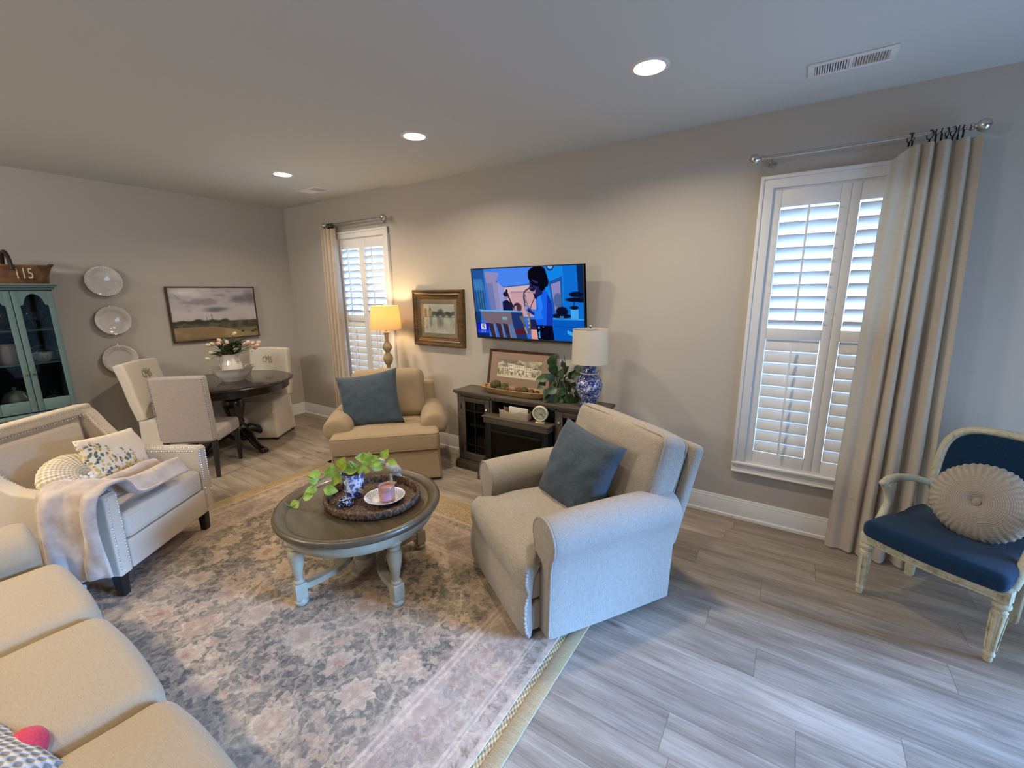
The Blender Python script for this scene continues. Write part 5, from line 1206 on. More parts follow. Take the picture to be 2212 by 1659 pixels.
c.rect(.893, .54, .955, .69, (70, 170, 240)); c.ell(.923, .545, .036, .025, (14, 20, 50)); c.line([(.92, .53), (.922, .46)], .005, (14, 20, 50)); c.rect(.80, .66, .835, .72, (50, 120, 190))
# bass player, pianist, piano
c.poly([(.285, .47), (.33, .44), (.375, .50), (.385, .62), (.285, .62)], (22, 26, 66)); c.ell(.325, .40, .020, .050, (150, 130, 170)); c.ell(.322, .362, .024, .035, (26, 24, 50)); c.line([(.333, .32), (.36, .45), (.40, .60)], .011, (40, 30, 44)); c.ell(.333, .315, .010, .02, (26, 22, 40))
c.ell(.425, .55, .038, .065, (46, 34, 48)); c.ell(.413, .57, .020, .045, (176, 140, 160)); c.ell(.44, .56, .022, .06, (80, 52, 60))
c.poly([(.05, .60), (.36, .61), (.38, .82), (.09, .79)], (120, 104, 116)); c.poly([(.04, .59), (.46, .60), (.46, .625), (.05, .615)], (98, 176, 232)); c.poly([(.36, .62), (.47, .62), (.50, 1), (.38, 1)], (30, 54, 110)); c.poly([(.37, .88), (.47, .84), (.49, .93), (.39, .96)], (84, 30, 48)); c.rect(.27, .69, .315, .735, (120, 170, 190))
for x in (.12, .20, .27): c.poly([(x, .79), (x+.05, .80), (x+.07, 1), (x+.03, 1)], (52, 44, 60)); c.line([(x+.06, .81), (x+.075, 1)], .012, (132, 122, 142))
c.rect(.0, .62, .05, .80, (20, 60, 110)); c.poly([(.33, .80), (.37, .80), (.40, 1), (.36, 1)], (96, 118, 168))
# sax player
c.poly([(.54, .84), (.60, .80), (.60, 1), (.54, 1)], (230, 158, 150)); c.rect(.52, .72, .60, .86, (24, 26, 62), .9)
c.poly([(.60, .34), (.65, .30), (.70, .33), (.735, .46), (.745, .62), (.735, .80), (.60, .80), (.575, .68), (.60, .55)], (26, 98, 238)); c.poly([(.70, .36), (.735, .46), (.745, .62), (.735, .80), (.68, .80), (.69, .6)], (20, 54, 178), .9); c.poly([(.61, .40), (.64, .36), (.66, .55), (.62, .66)], (44, 140, 252), .8)
c.poly([(.59, .80), (.735, .80), (.745, 1), (.60, 1)], (8, 8, 34)); c.rect(.605, .815, .62, .85, (90, 150, 220)); c.poly([(.605, .90), (.62, .87), (.622, .98), (.608, .98)], (60, 170, 250)); c.ell(.652, .82, .005, .008, (140, 150, 180))
c.poly([(.615, .25), (.66, .24), (.66, .36), (.60, .42), (.59, .38)], (28, 30, 84)); c.ell(.595, .20, .042, .10, (48, 50, 116)); c.poly([(.555, .17), (.545, .235), (.56, .245)], (58, 60, 130)); c.ell(.575, .28, .030, .045, (24, 24, 62)); c.ell(.61, .235, .03, .05, (44, 44, 108)); c.ell(.635, .20, .010, .028, (86, 78, 140))
for q in ((.625, .095, .065, .095), (.665, .16, .045, .115), (.575, .08, .035, .055), (.60, .04, .04, .035), (.65, .05, .045, .05), (.56, .115, .02, .04), (.695, .20, .022, .07), (.66, .26, .028, .06)): c.ell(*q, (8, 8, 24), 1, .08)
c.line([(.572, .275), (.545, .285), (.515, .31), (.495, .345), (.49, .40), (.495, .52)], .010, (66, 60, 84)); c.line([(.50, .38), (.51, .50), (.525, .66), (.53, .80), (.52, .90), (.50, .92), (.485, .86), (.478, .76), (.455, .70)], .018, (96, 88, 96)); c.line([(.505, .40), (.515, .55), (.53, .78)], .006, (170, 160, 170)); c.poly([(.435, .685), (.475, .66), (.49, .78), (.475, .80)], (110, 100, 104)); c.line([(.50, .915), (.485, .84)], .008, (176, 166, 150))
c.poly([(.60, .58), (.64, .62), (.66, .70), (.60, .72), (.535, .60), (.55, .57)], (40, 124, 246)); c.poly([(.49, .53), (.53, .52), (.57, .60), (.545, .645), (.50, .60)], (120, 132, 206)); c.poly([(.525, .55), (.585, .63), (.57, .66), (.51, .60)], (34, 44, 110)); c.line([(.60, .38), (.555, .52), (.545, .57)], .005, (20, 24, 60)); c.line([(.60, .42), (.585, .36)], .012, (16, 20, 70))
for k in range(46):
    a = PI*(.15+1.45*k/46); rgk = random.Random(k); c.ell(.628+(.066+.006*rgk.random())*math.cos(a)-.004, .125-(.112+.01*rgk.random())*math.sin(a), .010+.004*rgk.random(), .016+.006*rgk.random(), (8, 8, 24), 1, .2)
c.poly([(.552, .245), (.547, .262), (.562, .268), (.568, .25)], (40, 36, 86)); c.ell(.566, .20, .010, .010, (24, 24, 64), .8, .4); c.line([(.555, .185), (.575, .18)], .004, (20, 20, 50))
for t in range(7): c.ell(.505+.003*t, .50+.055*t, .008, .014, (186, 180, 178), .8, .3)
# channel tile
c.rect(0, .795, .125, .90, (22, 26, 190)); c.rect(0, .90, .125, .95, (30, 70, 214)); c.rect(0.0, .95, .125, 1, (10, 40, 110)); c.rect(.043, .805, .093, .895, (222, 226, 240))
c.line([(.080, .822), (.060, .822), (.058, .845), (.072, .842), (.080, .855), (.076, .873), (.060, .877), (.056, .870)], .006, (14, 16, 40))
for x in (.04, .052, .072, .08): c.rect(x, .918, x+.008, .932, (150, 180, 240), .8)
M_scr = vcol_mat('screen_picture', .95)
c.sheet('screen', TVW-.016, TVH-.026, M_scr, tv, Tm((0, -.0295, .005)))

# ------------------------------------------------------------------ pictures on the walls
M_land_fr = wood('dark_oak_moulding', srgb(46, 34, 22), srgb(84, 62, 38), .5, 1, 0)
lp_ = frame_thing('landscape_painting', 'wide landscape painting of cloudy sky over fields above the dining table', (.003, -.978, 1.446), .918, .612, .014, .036, M_land_fr, (0, 0, PI/2), ((0, 1), (1, 1)))
c = Canvas(200, 134, (182, 176, 178)); n1 = c.noise(3, 4, 1, 5); n2 = c.noise(5, 7, 2, 5)
c.blend(np.clip((n1-.42)*4, 0, 1), (206, 198, 192), .9); c.blend(np.clip((n2-.50)*6, 0, 1), (138, 130, 136), .8); c.blend(np.clip(c.Y/.62, 0, 1)**2, (200, 190, 184), .5)
for q, col, al in (((.16, .09, .12, .06), (222, 214, 206), .9), ((.30, .14, .07, .05), (214, 206, 200), .8), ((.95, .20, .09, .12), (104, 98, 104), .75), ((.80, .22, .09, .06), (112, 106, 112), .75), ((.48, .43, .10, .045), (92, 88, 96), .75), ((.58, .42, .08, .03), (104, 100, 106), .7), ((.10, .5, .25, .08), (206, 196, 190), .6), ((.85, .45, .2, .08), (196, 186, 182), .6)): c.ell(*q, col, al, .6)
hz = .64+.03*(c.X-.5); c.blend(np.clip((c.Y-hz)*60, 0, 1), (96, 92, 70)); c.blend(np.clip((c.Y-hz)*50, 0, 1)*np.clip((c.noise(14, 6, 5)-.35)*3, 0, 1)*(c.Y < .80), (54, 54, 40), .9)
for x in np.linspace(.02, .62, 26): c.ell(x, .655+.012*math.sin(x*40), .022, .022+.014*abs(math.sin(x*23)), (52, 50, 38), .8, .4)
c.ell(.28, .645, .05, .045, (48, 46, 34), .95, .3)
hill = .745+.16*np.clip((c.X-.45)/.5, 0, 1)+.03*(c.X-.3)**2; c.blend(np.clip((c.Y-hill)*60, 0, 1), (166, 140, 100)); c.blend(np.clip((c.Y-hill)*60, 0, 1)*np.clip((c.noise(4, 6, 9)-.45)*4, 0, 1), (134, 110, 78), .8); c.blend(np.clip((c.Y-.93)*14, 0, 1)*(c.X < .6), (92, 72, 46), .6)
c.blend(np.clip((c.Y-.80)*40, 0, 1)*(c.X > .7)*np.clip((c.X-.7)*8, 0, 1), (146, 130, 88), .6)
for x, y in ((.80, .885), (.93, .90), (.97, .88)): c.ell(x, y, .022, .022, (66, 60, 38), .9)
c.line([(.44, .52), (.445, .62)], .006, (66, 62, 56), .8); c.line([(.38, .57), (.382, .63)], .005, (66, 62, 56), .7)
c.sheet('canvas', .892, .588, vcol_mat('landscape_paint', 0, .5), lp_, Tm((0, -.030, 0)))
MB().box(-.44, .44, -.028, -.002, -.29, .29, 0).build('backing', plain('stretcher_bar', srgb(90, 76, 58), .9), lp_, smooth=False)

M_bronze = wood('bronze_gilt_frame', srgb(58, 42, 22), srgb(112, 86, 50), .32, 1, 0)
wf = frame_thing('framed_print', 'square waterside print in a deep bronze moulded frame beside the television', (2.655, -.001, 1.400), .685, .575, .095, .05, M_bronze, (0, 0, 0), ((0, .85), (.10, 1.0), (.22, .98), (.30, .80), (.42, .74), (.50, .80), (.62, .62), (.85, .42), (.92, .46), (1, .40)))
MB().box(-.26, .26, -.018, -.012, -.20, .20, 0).build('mat_board', plain('taupe_mat', srgb(142, 128, 106), .9), wf, smooth=False)
c = Canvas(110, 88, (186, 186, 172)); c.blend(np.clip((c.noise(4, 5, 3)-.4)*3, 0, 1), (200, 200, 188), .8)
for x in np.linspace(.2, .98, 40): c.ell(x, .34+.03*math.sin(x*31), .03, .05+.03*abs(math.sin(x*17)), (84, 88, 84), .75, .4)
for q in ((.56, .27, .09, .10), (.44, .33, .08, .07), (.83, .33, .10, .06)): c.ell(*q, (70, 74, 70), .8, .4)
c.rect(.02, .16, .11, .44, (136, 110, 88)); c.rect(.16, .22, .27, .44, (170, 148, 120)); c.poly([(.17, .22), (.215, .10), (.26, .22)], (120, 96, 78)); c.rect(0, .43, 1, .455, (100, 104, 94), .8)
c.blend((c.Y > .45)*np.clip((c.noise(9, 3, 6)-.48)*4, 0, 1)*np.clip(1-(c.Y-.45)*1.7, 0, 1), (112, 124, 118), .8)
for x, w in ((.53, .05), (.47, .04), (.22, .05), (.62, .03)): c.ell(x, .62, w, .16, (108, 118, 112), .6, .8)
c.sheet('print', .42, .30, M_print, wf, Tm((.005, -.0195, -.005)))
MB().box(-.25, .25, -.0245, -.0225, -.19, .19, 0).build('glazing', glass('picture_glass', (1, 1, 1, 1), .02), wf, smooth=False)

# ------------------------------------------------------------------ wall plates
M_plate = plain('white_wall_plate_glaze', srgb(214, 208, 202), .10, coat=.7)
for y, z, sc, lb, rim in ((-1.925, 1.800, 1.0, 'topmost of the three white plates on the wall, with beaded rim', 1), (-1.912, 1.420, .985, 'middle white plate of the three on the wall', 0), (-1.915, 1.030, 1.0, 'lowest white wall plate, above the slipcovered chair', 1)):
    t = thing('wall_plate', lb, 'plate', (.004, y, z), group='white plates hung on the wall')
    R_ = .142*sc
    MB().lathe([(.0001, .018), (R_*.58, .018), (R_*.64, .022), (R_*.70, .031), (R_*.97, .041), (R_, .042), (R_*.99, .037), (R_*.68, .018), (R_*.6, .006), (R_*.5, .004), (.0001, .008)], 72, T=Matrix.Rotation(PI/2, 4, 'Y'), fn=(lambda p, a: (p.x*(1+.012*math.sin(a*16)*(abs(p.z-.041) < .005)), p.y*(1+.012*math.sin(a*16)*(abs(p.z-.041) < .005)), p.z)) if rim else None).build('dish', M_plate, t, angle=.9)
    if rim:
        b = MB()
        for i in range(44):
            a = 2*PI*i/44; b.ball((.039, R_*.90*math.cos(a), R_*.90*math.sin(a)), .0035, .008, .008, 8, 5)
        b.build('beaded_edge', M_plate, t)
    MB().tube([(.004, -.02, R_*.98), (.012, 0, R_+.012), (.004, .02, R_*.98)], .0015, 5).box(-.003, .006, -.012, .012, -.01, R_+.01, .001).build('hanger', M_nickel, t)

# ------------------------------------------------------------------ curtains and rods
M_curt = translucent('oatmeal_linen_curtain', srgb(200, 188, 172), .15, tcol=(.92, .74, .50, 1))
M_curt2 = translucent('blush_linen_curtain', srgb(206, 190, 172), .22, tcol=(.92, .76, .56, 1))
M_ring = plain('black_curtain_ring', (.01, .01, .012, 1), .35, .6)
def rod(x0, x1, z, y, label, rk=.0115):
    t = thing('curtain_rod', label, 'curtain rod', ((x0+x1)/2, y, z)); L = (x1-x0)/2
    MB().tube([(-L, 0, 0), (0, 0, 0)], rk, 14).tube([(0, 0, 0), (L, 0, 0)], rk*.82, 14).build('pole', M_nickel, t)
    for s in (-1, 1):
        b = MB(); T = Tm((s*L, 0, 0), ry=s*PI/2)
        b.lathe([(rk, -.005), (.017, .0), (.017, .008), (.010, .014), (.013, .02), (.024, .028), (.031, .042), (.031, .052), (.024, .066), (.010, .074), (.0001, .075)], 24, T=T); b.build('finial', M_nickel, t)
        MB().tube([(s*(L-.05), 0, -.002), (s*(L-.05), .04, -.018), (s*(L-.05), -y-.006, -.02)], .006, 8).lathe([(.0001, 0), (.022, 0), (.022, .006), (.0001, .006)], 18, T=Tm((s*(L-.05), -y-.0005, -.02), rx=PI/2)).build('bracket', M_nickel, t)
rod(5.475, 6.385, 2.452, -.10, 'brushed nickel curtain rod above the right window'); rod(1.035, 1.97, 2.44, -.10, 'brushed nickel curtain rod above the far left window')
def curtain(name, label, mat, top, bot, ztop, nf, amp_t, amp_b, y_t, y_b, rings, rz_, seed, sag=None):
    t = thing(name, label, 'curtain', ((top[0]+top[1])/2, y_t, 0))
    ox = (top[0]+top[1])/2; nu, nv = 150, 40
    def f(u_, v_):
        s = v_; xt = top[0]+(top[1]-top[0])*u_; xb = bot[0]+(bot[1]-bot[0])*u_
        q = s**.8; x = xt+(xb-xt)*q
        ph = 2*PI*nf*(u_**.9)+seed+1.5*noise.noise(Vector((u_*3.5, s*.9, seed)))
        a = amp_t+(amp_b-amp_t)*q; flat = min(1, max(.12, (u_-.22)/.16)) if sag else 1
        y = y_t+(y_b-y_t)*q+a*math.sin(ph)*flat+.012*noise.noise(Vector((u_*6, s*2, seed+4)))
        x += .35*a*math.cos(ph*1.0)*flat*.6
        zt = ztop-(sag(u_) if sag else 0); z = zt+(.012-zt)*s
        return (x-ox, y-y_t, z)
    MB().grid(f, nu, nv).build('panel', mat, t, angle=3.2)
    for i, xr in enumerate(rings):
        T = Tm((xr-ox, -.10-y_t, rz_-.008), rz=random.Random(i).uniform(-.5, .5), ry=PI/2)
        MB().lathe([(.022+.0022*math.cos(a), .0022*math.sin(a)) for a in [2*PI*k/8 for k in range(8)]], 24, T=T, close=True).box(-.004, .004, -.003, .003, -.052, -.028, .001, T=Tm((xr-ox, -.10-y_t, rz_))).build('ring', M_ring, t)
    return t
curtain('curtain', 'oatmeal linen curtain drawn to the right side of the right window', M_curt, (6.085, 6.435), (6.065, 6.515), 2.405, 5.6, .026, .046, -.10, -.125, (6.155, 6.168, 6.235, 6.258, 6.28, 6.30, 6.322, 6.342, 6.36), 2.452, .6, sag=lambda u_: .075*max(0, 1-u_/.27)**1.3)
curtain('curtain', 'blush cream curtain at the left side of the far left window', M_curt2, (.935, 1.18), (.93, 1.19), 2.395, 4.3, .03, .04, -.10, -.11, (1.05, 1.065, 1.08, 1.095, 1.11, 1.125, 1.14, 1.155), 2.44, 2.0)

# ------------------------------------------------------------------ turned floor lamp
flp = thing('floor_lamp', 'floor lamp with glowing tan drum shade behind the tan armchair', 'lamp', (2.105, -.245, 0))
M_turn = plain('aged_ivory_turned_wood', srgb(150, 134, 102), .6, var=.18, vscale=16)
MB().lathe([(.0001, 0), (.13, 0), (.135, .012), (.13, .028), (.09, .04), (.05, .055), (.03, .09), (.028, .30), (.05, .36), (.052, .40), (.03, .46), (.022, .55), (.028, .74), (.034, .80), (.03, .83), (.020, .85), (.022, .875), (.020, .89), (.034, .915), (.052, .955), (.053, .975), (.038, 1.01), (.022, 1.03), (.030, 1.05), (.050, 1.08), (.050, 1.10), (.034, 1.13), (.019, 1.16), (.019, 1.19), (.026, 1.235), (.030, 1.25), (.022, 1.258), (.012, 1.262), (.012, 1.31)], 32).build('column', M_turn, flp)
M_tan_sh = translucent('tan_paper_shade', srgb(226, 206, 166), .5, weave=False)
MB().lathe([(.163, 1.285), (.163, 1.287), (.142, 1.528), (.142, 1.53), (.1405, 1.528), (.1615, 1.287)], 64, close=True).build('shade', M_tan_sh, flp, angle=.6)
MB().lathe([(.012, 1.31), (.012, 1.33), (.004, 1.335), (.004, 1.54)], 10).ball((0, 0, 1.55), .010, .010, .014, 12, 8).tube([(-.141, 0, 1.52), (.141, 0, 1.52)], .002, 5).build('stem', M_nickel, flp)
MB().ball((0, 0, 1.385), .028, .028, .038, 16, 10).build('bulb', emit('warm_bulb', (1, .72, .38, 1), 40), flp)
l = bpy.data.lights.new('lamp_glow', 'POINT'); l.energy = 11; l.color = (1.0, .70, .36); l.shadow_soft_size = .035
o = bpy.data.objects.new('lamp_glow', l); COL.objects.link(o); o.location = (2.105, -.245, 1.45)
# ------------------------------------------------------------------ china hutch
M_teal = plain('dusty_teal_paint', srgb(92, 116, 115), .5, var=.06, vscale=5)
M_teal_in = plain('deep_teal_interior', srgb(26, 44, 52), .7)
M_hglass = glass('cabinet_glass', (.66, .69, .70, 1), .002, fres=.03)
HX, HY = .25, -2.610
hu = thing('china_hutch', 'dusty teal china hutch with glazed doors at the left end of the wall', 'cabinet', (HX, HY, 0))
def hb(b, x0, x1, y0, y1, z0, z1, r=.004): return b.box(x0-HX, x1-HX, y0-HY, y1-HY, z0, z1, r)
YL, YR = -2.855, -2.365
b = MB(); hb(b, .04, .40, YR-.018, YR, .69, 1.72); hb(b, .04, .40, YL, YL+.018, .69, 1.72); hb(b, .04, .40, YL, YR, 1.69, 1.72); hb(b, .035, .05, YL, YR, .69, 1.72)
b.build('upper_case', M_teal, hu)
b = MB(); hb(b, .05, .055, YL+.02, YR-.02, .70, 1.69, 0); b.build('back_panel', M_teal_in, hu)
for z in (1.095, 1.375): b = MB(); hb(b, .05, .385, YL+.018, YR-.018, z, z+.014, .002); b.build('shelf', M_teal, hu)
b = MB(); hb(b, .03, .435, YL-.012, YR+.012, 1.715, 1.735); hb(b, .03, .455, YL-.028, YR+.028, 1.735, 1.75, .006); hb(b, .03, .465, YL-.036, YR+.036, 1.75, 1.765, .005); b.build('cornice', M_teal, hu)
b = MB(); hb(b, .03, .47, YL-.03, YR+.03, .665, .69, .006); hb(b, .03, .455, YL-.02, YR+.02, .645, .667, .004); b.build('counter', M_teal, hu)
b = MB(); hb(b, .04, .44, YL-.015, YR+.015, .0, .648); b.build('lower_case', M_teal, hu)
ymid = (YL+YR)/2
for s, (y0, y1) in ((0, (YL+.004, ymid-.002)), (1, (ymid+.002, YR-.004))):
    st_ = .038; b = MB()
    hb(b, .40, .42, y0, y0+st_, .70, 1.705); hb(b, .40, .42, y1-st_, y1, .70, 1.705); hb(b, .40, .42, y0+st_, y1-st_, .70, .80)
    ya, yb = y0+st_, y1-st_; yc = (ya+yb)/2; w = (yb-ya)/2; pts = [(ya-.001, 1.705), (ya-.001, 1.575)]
    for i in range(21):
        t = i/20; yy = ya+(yb-ya)*t; q = abs(t-.5)*2
        zz = 1.585+(.085*(1-(q/.72)**2)**.5+.012 if q < .72 else .012*((1-q)/.28)**.6*0+.008*math.sin((q-.72)/.28*PI)) if True else 0
        pts.append((yy, zz))
    pts += [(yb+.001, 1.575), (yb+.001, 1.705)]
    b.prism([(y-HY, z) for y, z in pts], .40-HX, .42-HX, axis='x')
    d = b.build('door', M_teal, hu, angle=.5)
    b = MB(); hb(b, .409, .411, y0+.02, y1-.02, .78, 1.69, 0); b.build('pane', M_hglass, d, smooth=False)
    b = MB(); b.ball((.43-HX, (y1-.02 if s == 0 else y0+.02)-HY, 1.02), .010, .010, .010, 10, 6); b.build('knob', M_bronze, d)
for y0, y1 in ((YL, ymid-.003), (ymid+.003, YR)):
    b = MB(); hb(b, .44, .455, y0, y1, .47, .64, .004); hb(b, .452, .458, y0+.02, y1-.02, .49, .62, .003); dd = b.build('drawer', M_teal, hu); b = MB(); b.ball((.468-HX, (y0+y1)/2-HY, .555), .012, .012, .012, 10, 6); b.build('knob', M_bronze, dd)
    b = MB(); hb(b, .44, .455, y0, y1, .06, .46, .004); hb(b, .452, .458, y0+.04, y1-.04, .10, .42, .004); b.build('lower_door', M_teal, hu)
# contents
M_cgl = glass('dish_glass', (.86, .88, .86, 1), .10)
def cloche(name, label, x, y, z, R_, h, stand=0.0, plate=True, cat='cake dome'):
    t = thing(name, label, cat, (x, y, z))
    if stand: MB().lathe([(.0001, 0), (R_*.55, 0), (R_*.5, .008), (.014, .02), (.012, stand-.02), (R_*.5, stand-.008), (R_*1.05, stand-.004), (R_*1.05, stand), (.0001, stand)], 36).build('stand', M_cgl, t)
    else: MB().lathe([(.0001, .0), (R_*.7, .0), (R_*.8, .004), (R_*1.2, .014), (R_*1.2, .018), (R_*.8, .008), (.0001, .006)], 40).build('plate', M_plate, t)
    z0 = stand if stand else .012
    MB().lathe([(R_, z0+.001), (R_*1.0, z0+h*.45), (R_*.86, z0+h*.75), (R_*.5, z0+h*.95), (.012, z0+h), (.008, z0+h+.012), (.018, z0+h+.024), (.016, z0+h+.038), (.0001, z0+h+.044)], 40).build('dome', M_cgl, t)
    return t
cloche('cake_dome', 'tall glass cake dome on a footed stand, top shelf of the hutch', .27, -2.49, 1.389, .072, .10, .085)
cloche('cake_dome', 'large round glass dome behind the white bowl, middle shelf of the hutch', .20, -2.48, 1.109, .088, .13)
cloche('cake_dome', 'low glass dome on a scalloped plate, bottom of the hutch right side', .27, -2.475, .70, .075, .09)
t = thing('bowl', 'small white bowl with grey ring emblem, middle shelf of the hutch', 'bowl', (.325, -2.497, 1.109))
MB().lathe([(.0001, 0), (.032, 0), (.036, .005), (.055, .03), (.060, .06), (.062, .078), (.058, .078), (.052, .035), (.0001, .012)], 36).build('body', M_ceramic, t)
b = MB()
for r0 in (.021, .012): b.lathe([(r0, -.0015), (r0+.004, -.0015), (r0+.004, .0015), (r0, .0015)], 28, T=Tm((.0585, 0, .042), ry=PI/2-.12), close=True)
b.build('emblem', plain('grey_glaze_mark', srgb(120, 118, 116), .4), t)
g2 = MB().lathe([(.0001, 0), (.022, 0), (.030, .02), (.034, .05), (.026, .07), (.030, .085), (.028, .085), (.022, .068), (.028, .045), (.0001, .01)], 24, fn=lambda p, a: (p.x*(1+.05*math.cos(9*a)), p.y*(1+.05*math.cos(9*a)), p.z)).build('cut_glass_creamer', M_cgl, None); g2.location = (.31, -2.415, 1.109); tag(g2, 'small cut glass creamer at the right of the hutch middle shelf', 'creamer')
t = thing('pitcher', 'blush white ceramic pitcher behind the left hutch door', 'pitcher', (.29, -2.685, 1.109))
MB().lathe([(.0001, 0), (.055, 0), (.062, .01), (.070, .06), (.062, .12), (.052, .15), (.056, .165), (.052, .165), (.046, .14), (.0001, .05)], 36, fn=lambda p, a: (p.x*(1+.03*math.cos(10*a)), p.y*(1+.03*math.cos(10*a)), p.z)).build('jug', plain('blush_glaze', srgb(200, 178, 166), .2, coat=.5), t)
MB().tube(curve_pts([(0, -.058, .14), (0, -.095, .13), (0, -.10, .08), (0, -.066, .04)]), .007, 8).build('handle', plain('blush_glaze', srgb(200, 178, 166), .2, coat=.5), t)
t = thing('tureen', 'pale grey green lidded tureen at the bottom behind the left hutch door', 'tureen', (.27, -2.70, .70))
M_gg = plain('celadon_glaze', srgb(150, 160, 150), .18, coat=.5)
MB().lathe([(.0001, 0), (.05, 0), (.055, .01), (.085, .05), (.095, .09), (.096, .10), (.09, .10), (.0001, .09)], 10).build('base', M_gg, t, angle=.3)
MB().lathe([(.097, .10), (.094, .115), (.07, .155), (.035, .178), (.012, .184), (.010, .195), (.018, .205), (.0001, .215)], 10).build('lid', M_gg, t, angle=.3)
gl_ = MB().lathe([(.0001, 0), (.03, 0), (.032, .004), (.006, .01), (.005, .05), (.02, .065), (.034, .10), (.036, .14), (.034, .14), (.03, .10), (.0001, .07)], 28).build('goblet', M_cgl, None); gl_.location = (.28, -2.66, 1.389); tag(gl_, 'clear stemmed goblet on the top shelf behind the left hutch door', 'glass')
# numbered trug on top
M_trug = plain('aged_basket_wood', srgb(112, 78, 46), .7, var=.45, vscale=22, bump=.4, bscale=60); M_trug_d = plain('dark_bent_handle', srgb(48, 32, 20), .6, var=.3)
bk = thing('basket', 'brown wooden trug basket numbered 115 on top of the china hutch', 'basket', (.25, -2.565, 1.7655))
def trug(p, a):
    c, s = math.cos(a), math.sin(a); k = 1/((abs(c)**4+abs(s)**4)**.25); e = 1+.16*(p.z/.15)**2; return (p.x*k*.145*(.88+.12*p.z/.15), p.y*k*.235*e*.93, p.z+.02*(s*s)**2*(p.z/.15)**2)
MB().lathe([(.0001, 0), (.97, 0), (1.0, .01), (1.0, .07), (1.02, .13), (1.05, .135), (1.05, .15), (.98, .15), (.95, .07), (.93, .015), (.0001, .012)], 64, fn=trug).build('body', M_trug, bk, angle=.8)
MB().tube([(.155*math.cos(PI*i/20)*1.0, .0, .11+.15*math.sin(PI*i/20)) for i in range(21)], .012, 8, rads=[.014]*21).build('handle', M_trug_d, bk)
text_part('115', .12, .0008, plain('faded_white_paint', srgb(196, 182, 158), .9), bk, Tm((.1465, .062, .078), rx=PI/2, rz=PI/2, ry=0), 'lettering', (.62, 1))

# ------------------------------------------------------------------ soft things on the nailhead chair
M_throw = NT('plush_taupe_throw'); _n = M_throw.noise(M_throw.coord(), 9, 4, .6)[0]
M_throw.set(Base_Color=M_throw.ramp(_n, [(.3, srgb(158, 138, 120)), (.7, srgb(196, 178, 160))]), Roughness=.95, Sheen_Weight=.6, Sheen_Roughness=.4); M_throw.bump(M_throw.noise(M_throw.coord(), 150, 2)[0], .25, .003); M_throw = M_throw.mat
th = thing('throw_blanket', 'soft taupe plush throw draped over the near arm of the nailhead chair', 'blanket', (2.262, -2.705, .0147), ZN)
path = curve_pts([(-.455, .19), (-.452, .30), (-.447, .45), (-.440, .57), (-.415, .648), (-.365, .668), (-.315, .655), (-.275, .60), (-.235, .545), (-.16, .525), (-.05, .522), (.06, .525), (.15, .515)], 6)
def thf(u_, v_):
    k = u_*(len(path)-1); i = min(int(k), len(path)-2); p = path[i].lerp(path[i+1], k-i); on = max(0, min(1, (u_-.45)/.25)); on = on*on*(3-2*on)
    y0 = -.43+.02*math.sin(u_*9); y1 = -.10-.04*u_
    ys = y0*(1-on)+(-.445)*on; ye = y1*(1-on)+(-.20)*on
    y = ys+(ye-ys)*v_
    fold = .024*math.sin(v_*9.5+u_*3)+.030*noise.noise(Vector((u_*5, v_*5, 2)))
    hang = 1 if u_ < .30 else 0
    x = p.x+(-.012-max(-.004, fold)*.9 if u_ < .33 else 0)*(1-on); z = p.y+(.042*math.sin(v_*11+u_*5)+.040)*on+.012*noise.noise(Vector((u_*8, v_*8, 5)))*(1-hang)
    if u_ < .25: z += -.05*v_*(1-u_/.25)+.012*math.sin(v_*7)
    return (x, y, z+.01)
o = MB().grid(thf, 90, 46).build('cover', M_throw, th, angle=3.2); md = o.modifiers.new('th', 'SOLIDIFY'); md.thickness = .014; md.offset = 1
# botanical lumbar pillow
M_bot = NT('botanical_pillow'); _v = M_bot.coord(); _s = M_bot.sep(_v)
_wv = M_bot.vmath('SCALE', M_bot.vmath('SUBTRACT', M_bot.node('TexNoise', Vector=_v, Scale=14.0, Detail=3.0).outputs[1], (.5, .5, .5))); _wv.node.inputs[3].default_value = .06
_vo = M_bot.node('TexVoronoi', Vector=M_bot.vmath('ADD', _v, _wv), Scale=44.0); _col = M_bot.ramp(M_bot.sep(_vo.outputs[1])[0], [(0, srgb(170, 140, 74)), (.3, srgb(96, 104, 88)), (.55, srgb(190, 164, 96)), (.8, srgb(74, 86, 90)), (1, srgb(150, 112, 60))], 'CONSTANT')
_dot = M_bot.ramp(_vo.outputs[0], [(.42, (1, 1, 1)), (.55, (0, 0, 0))]); _n = M_bot.noise(_v, 11, 2)[0]
_reg = M_bot.node('MapRange', {'clamp': True}, i0=M_bot.math('ADD', M_bot.math('SUBTRACT', M_bot.math('MULTIPLY', _s[0], -.55), _s[2]), M_bot.math('MULTIPLY', M_bot.math('SUBTRACT', _n, .5), .30)), i1=-.01, i2=.03).outputs[0]
M_bot.set(Base_Color=M_bot.mix(M_bot.math('MULTIPLY', _dot, _reg), srgb(214, 200, 178), _col), Roughness=.9); M_bot = M_bot.mat
o = thing('lumbar_pillow', 'cream oblong pillow with ochre and grey botanical print on the nailhead chair', 'pillow', (2.215, -2.575, .655), rot=(-.38, .16, ZN+.25))
MB().pillow(.58, .33, .14, 18, pinch=.10, wr=.006, seed=4).build('cover', M_bot, o, angle=3.2)
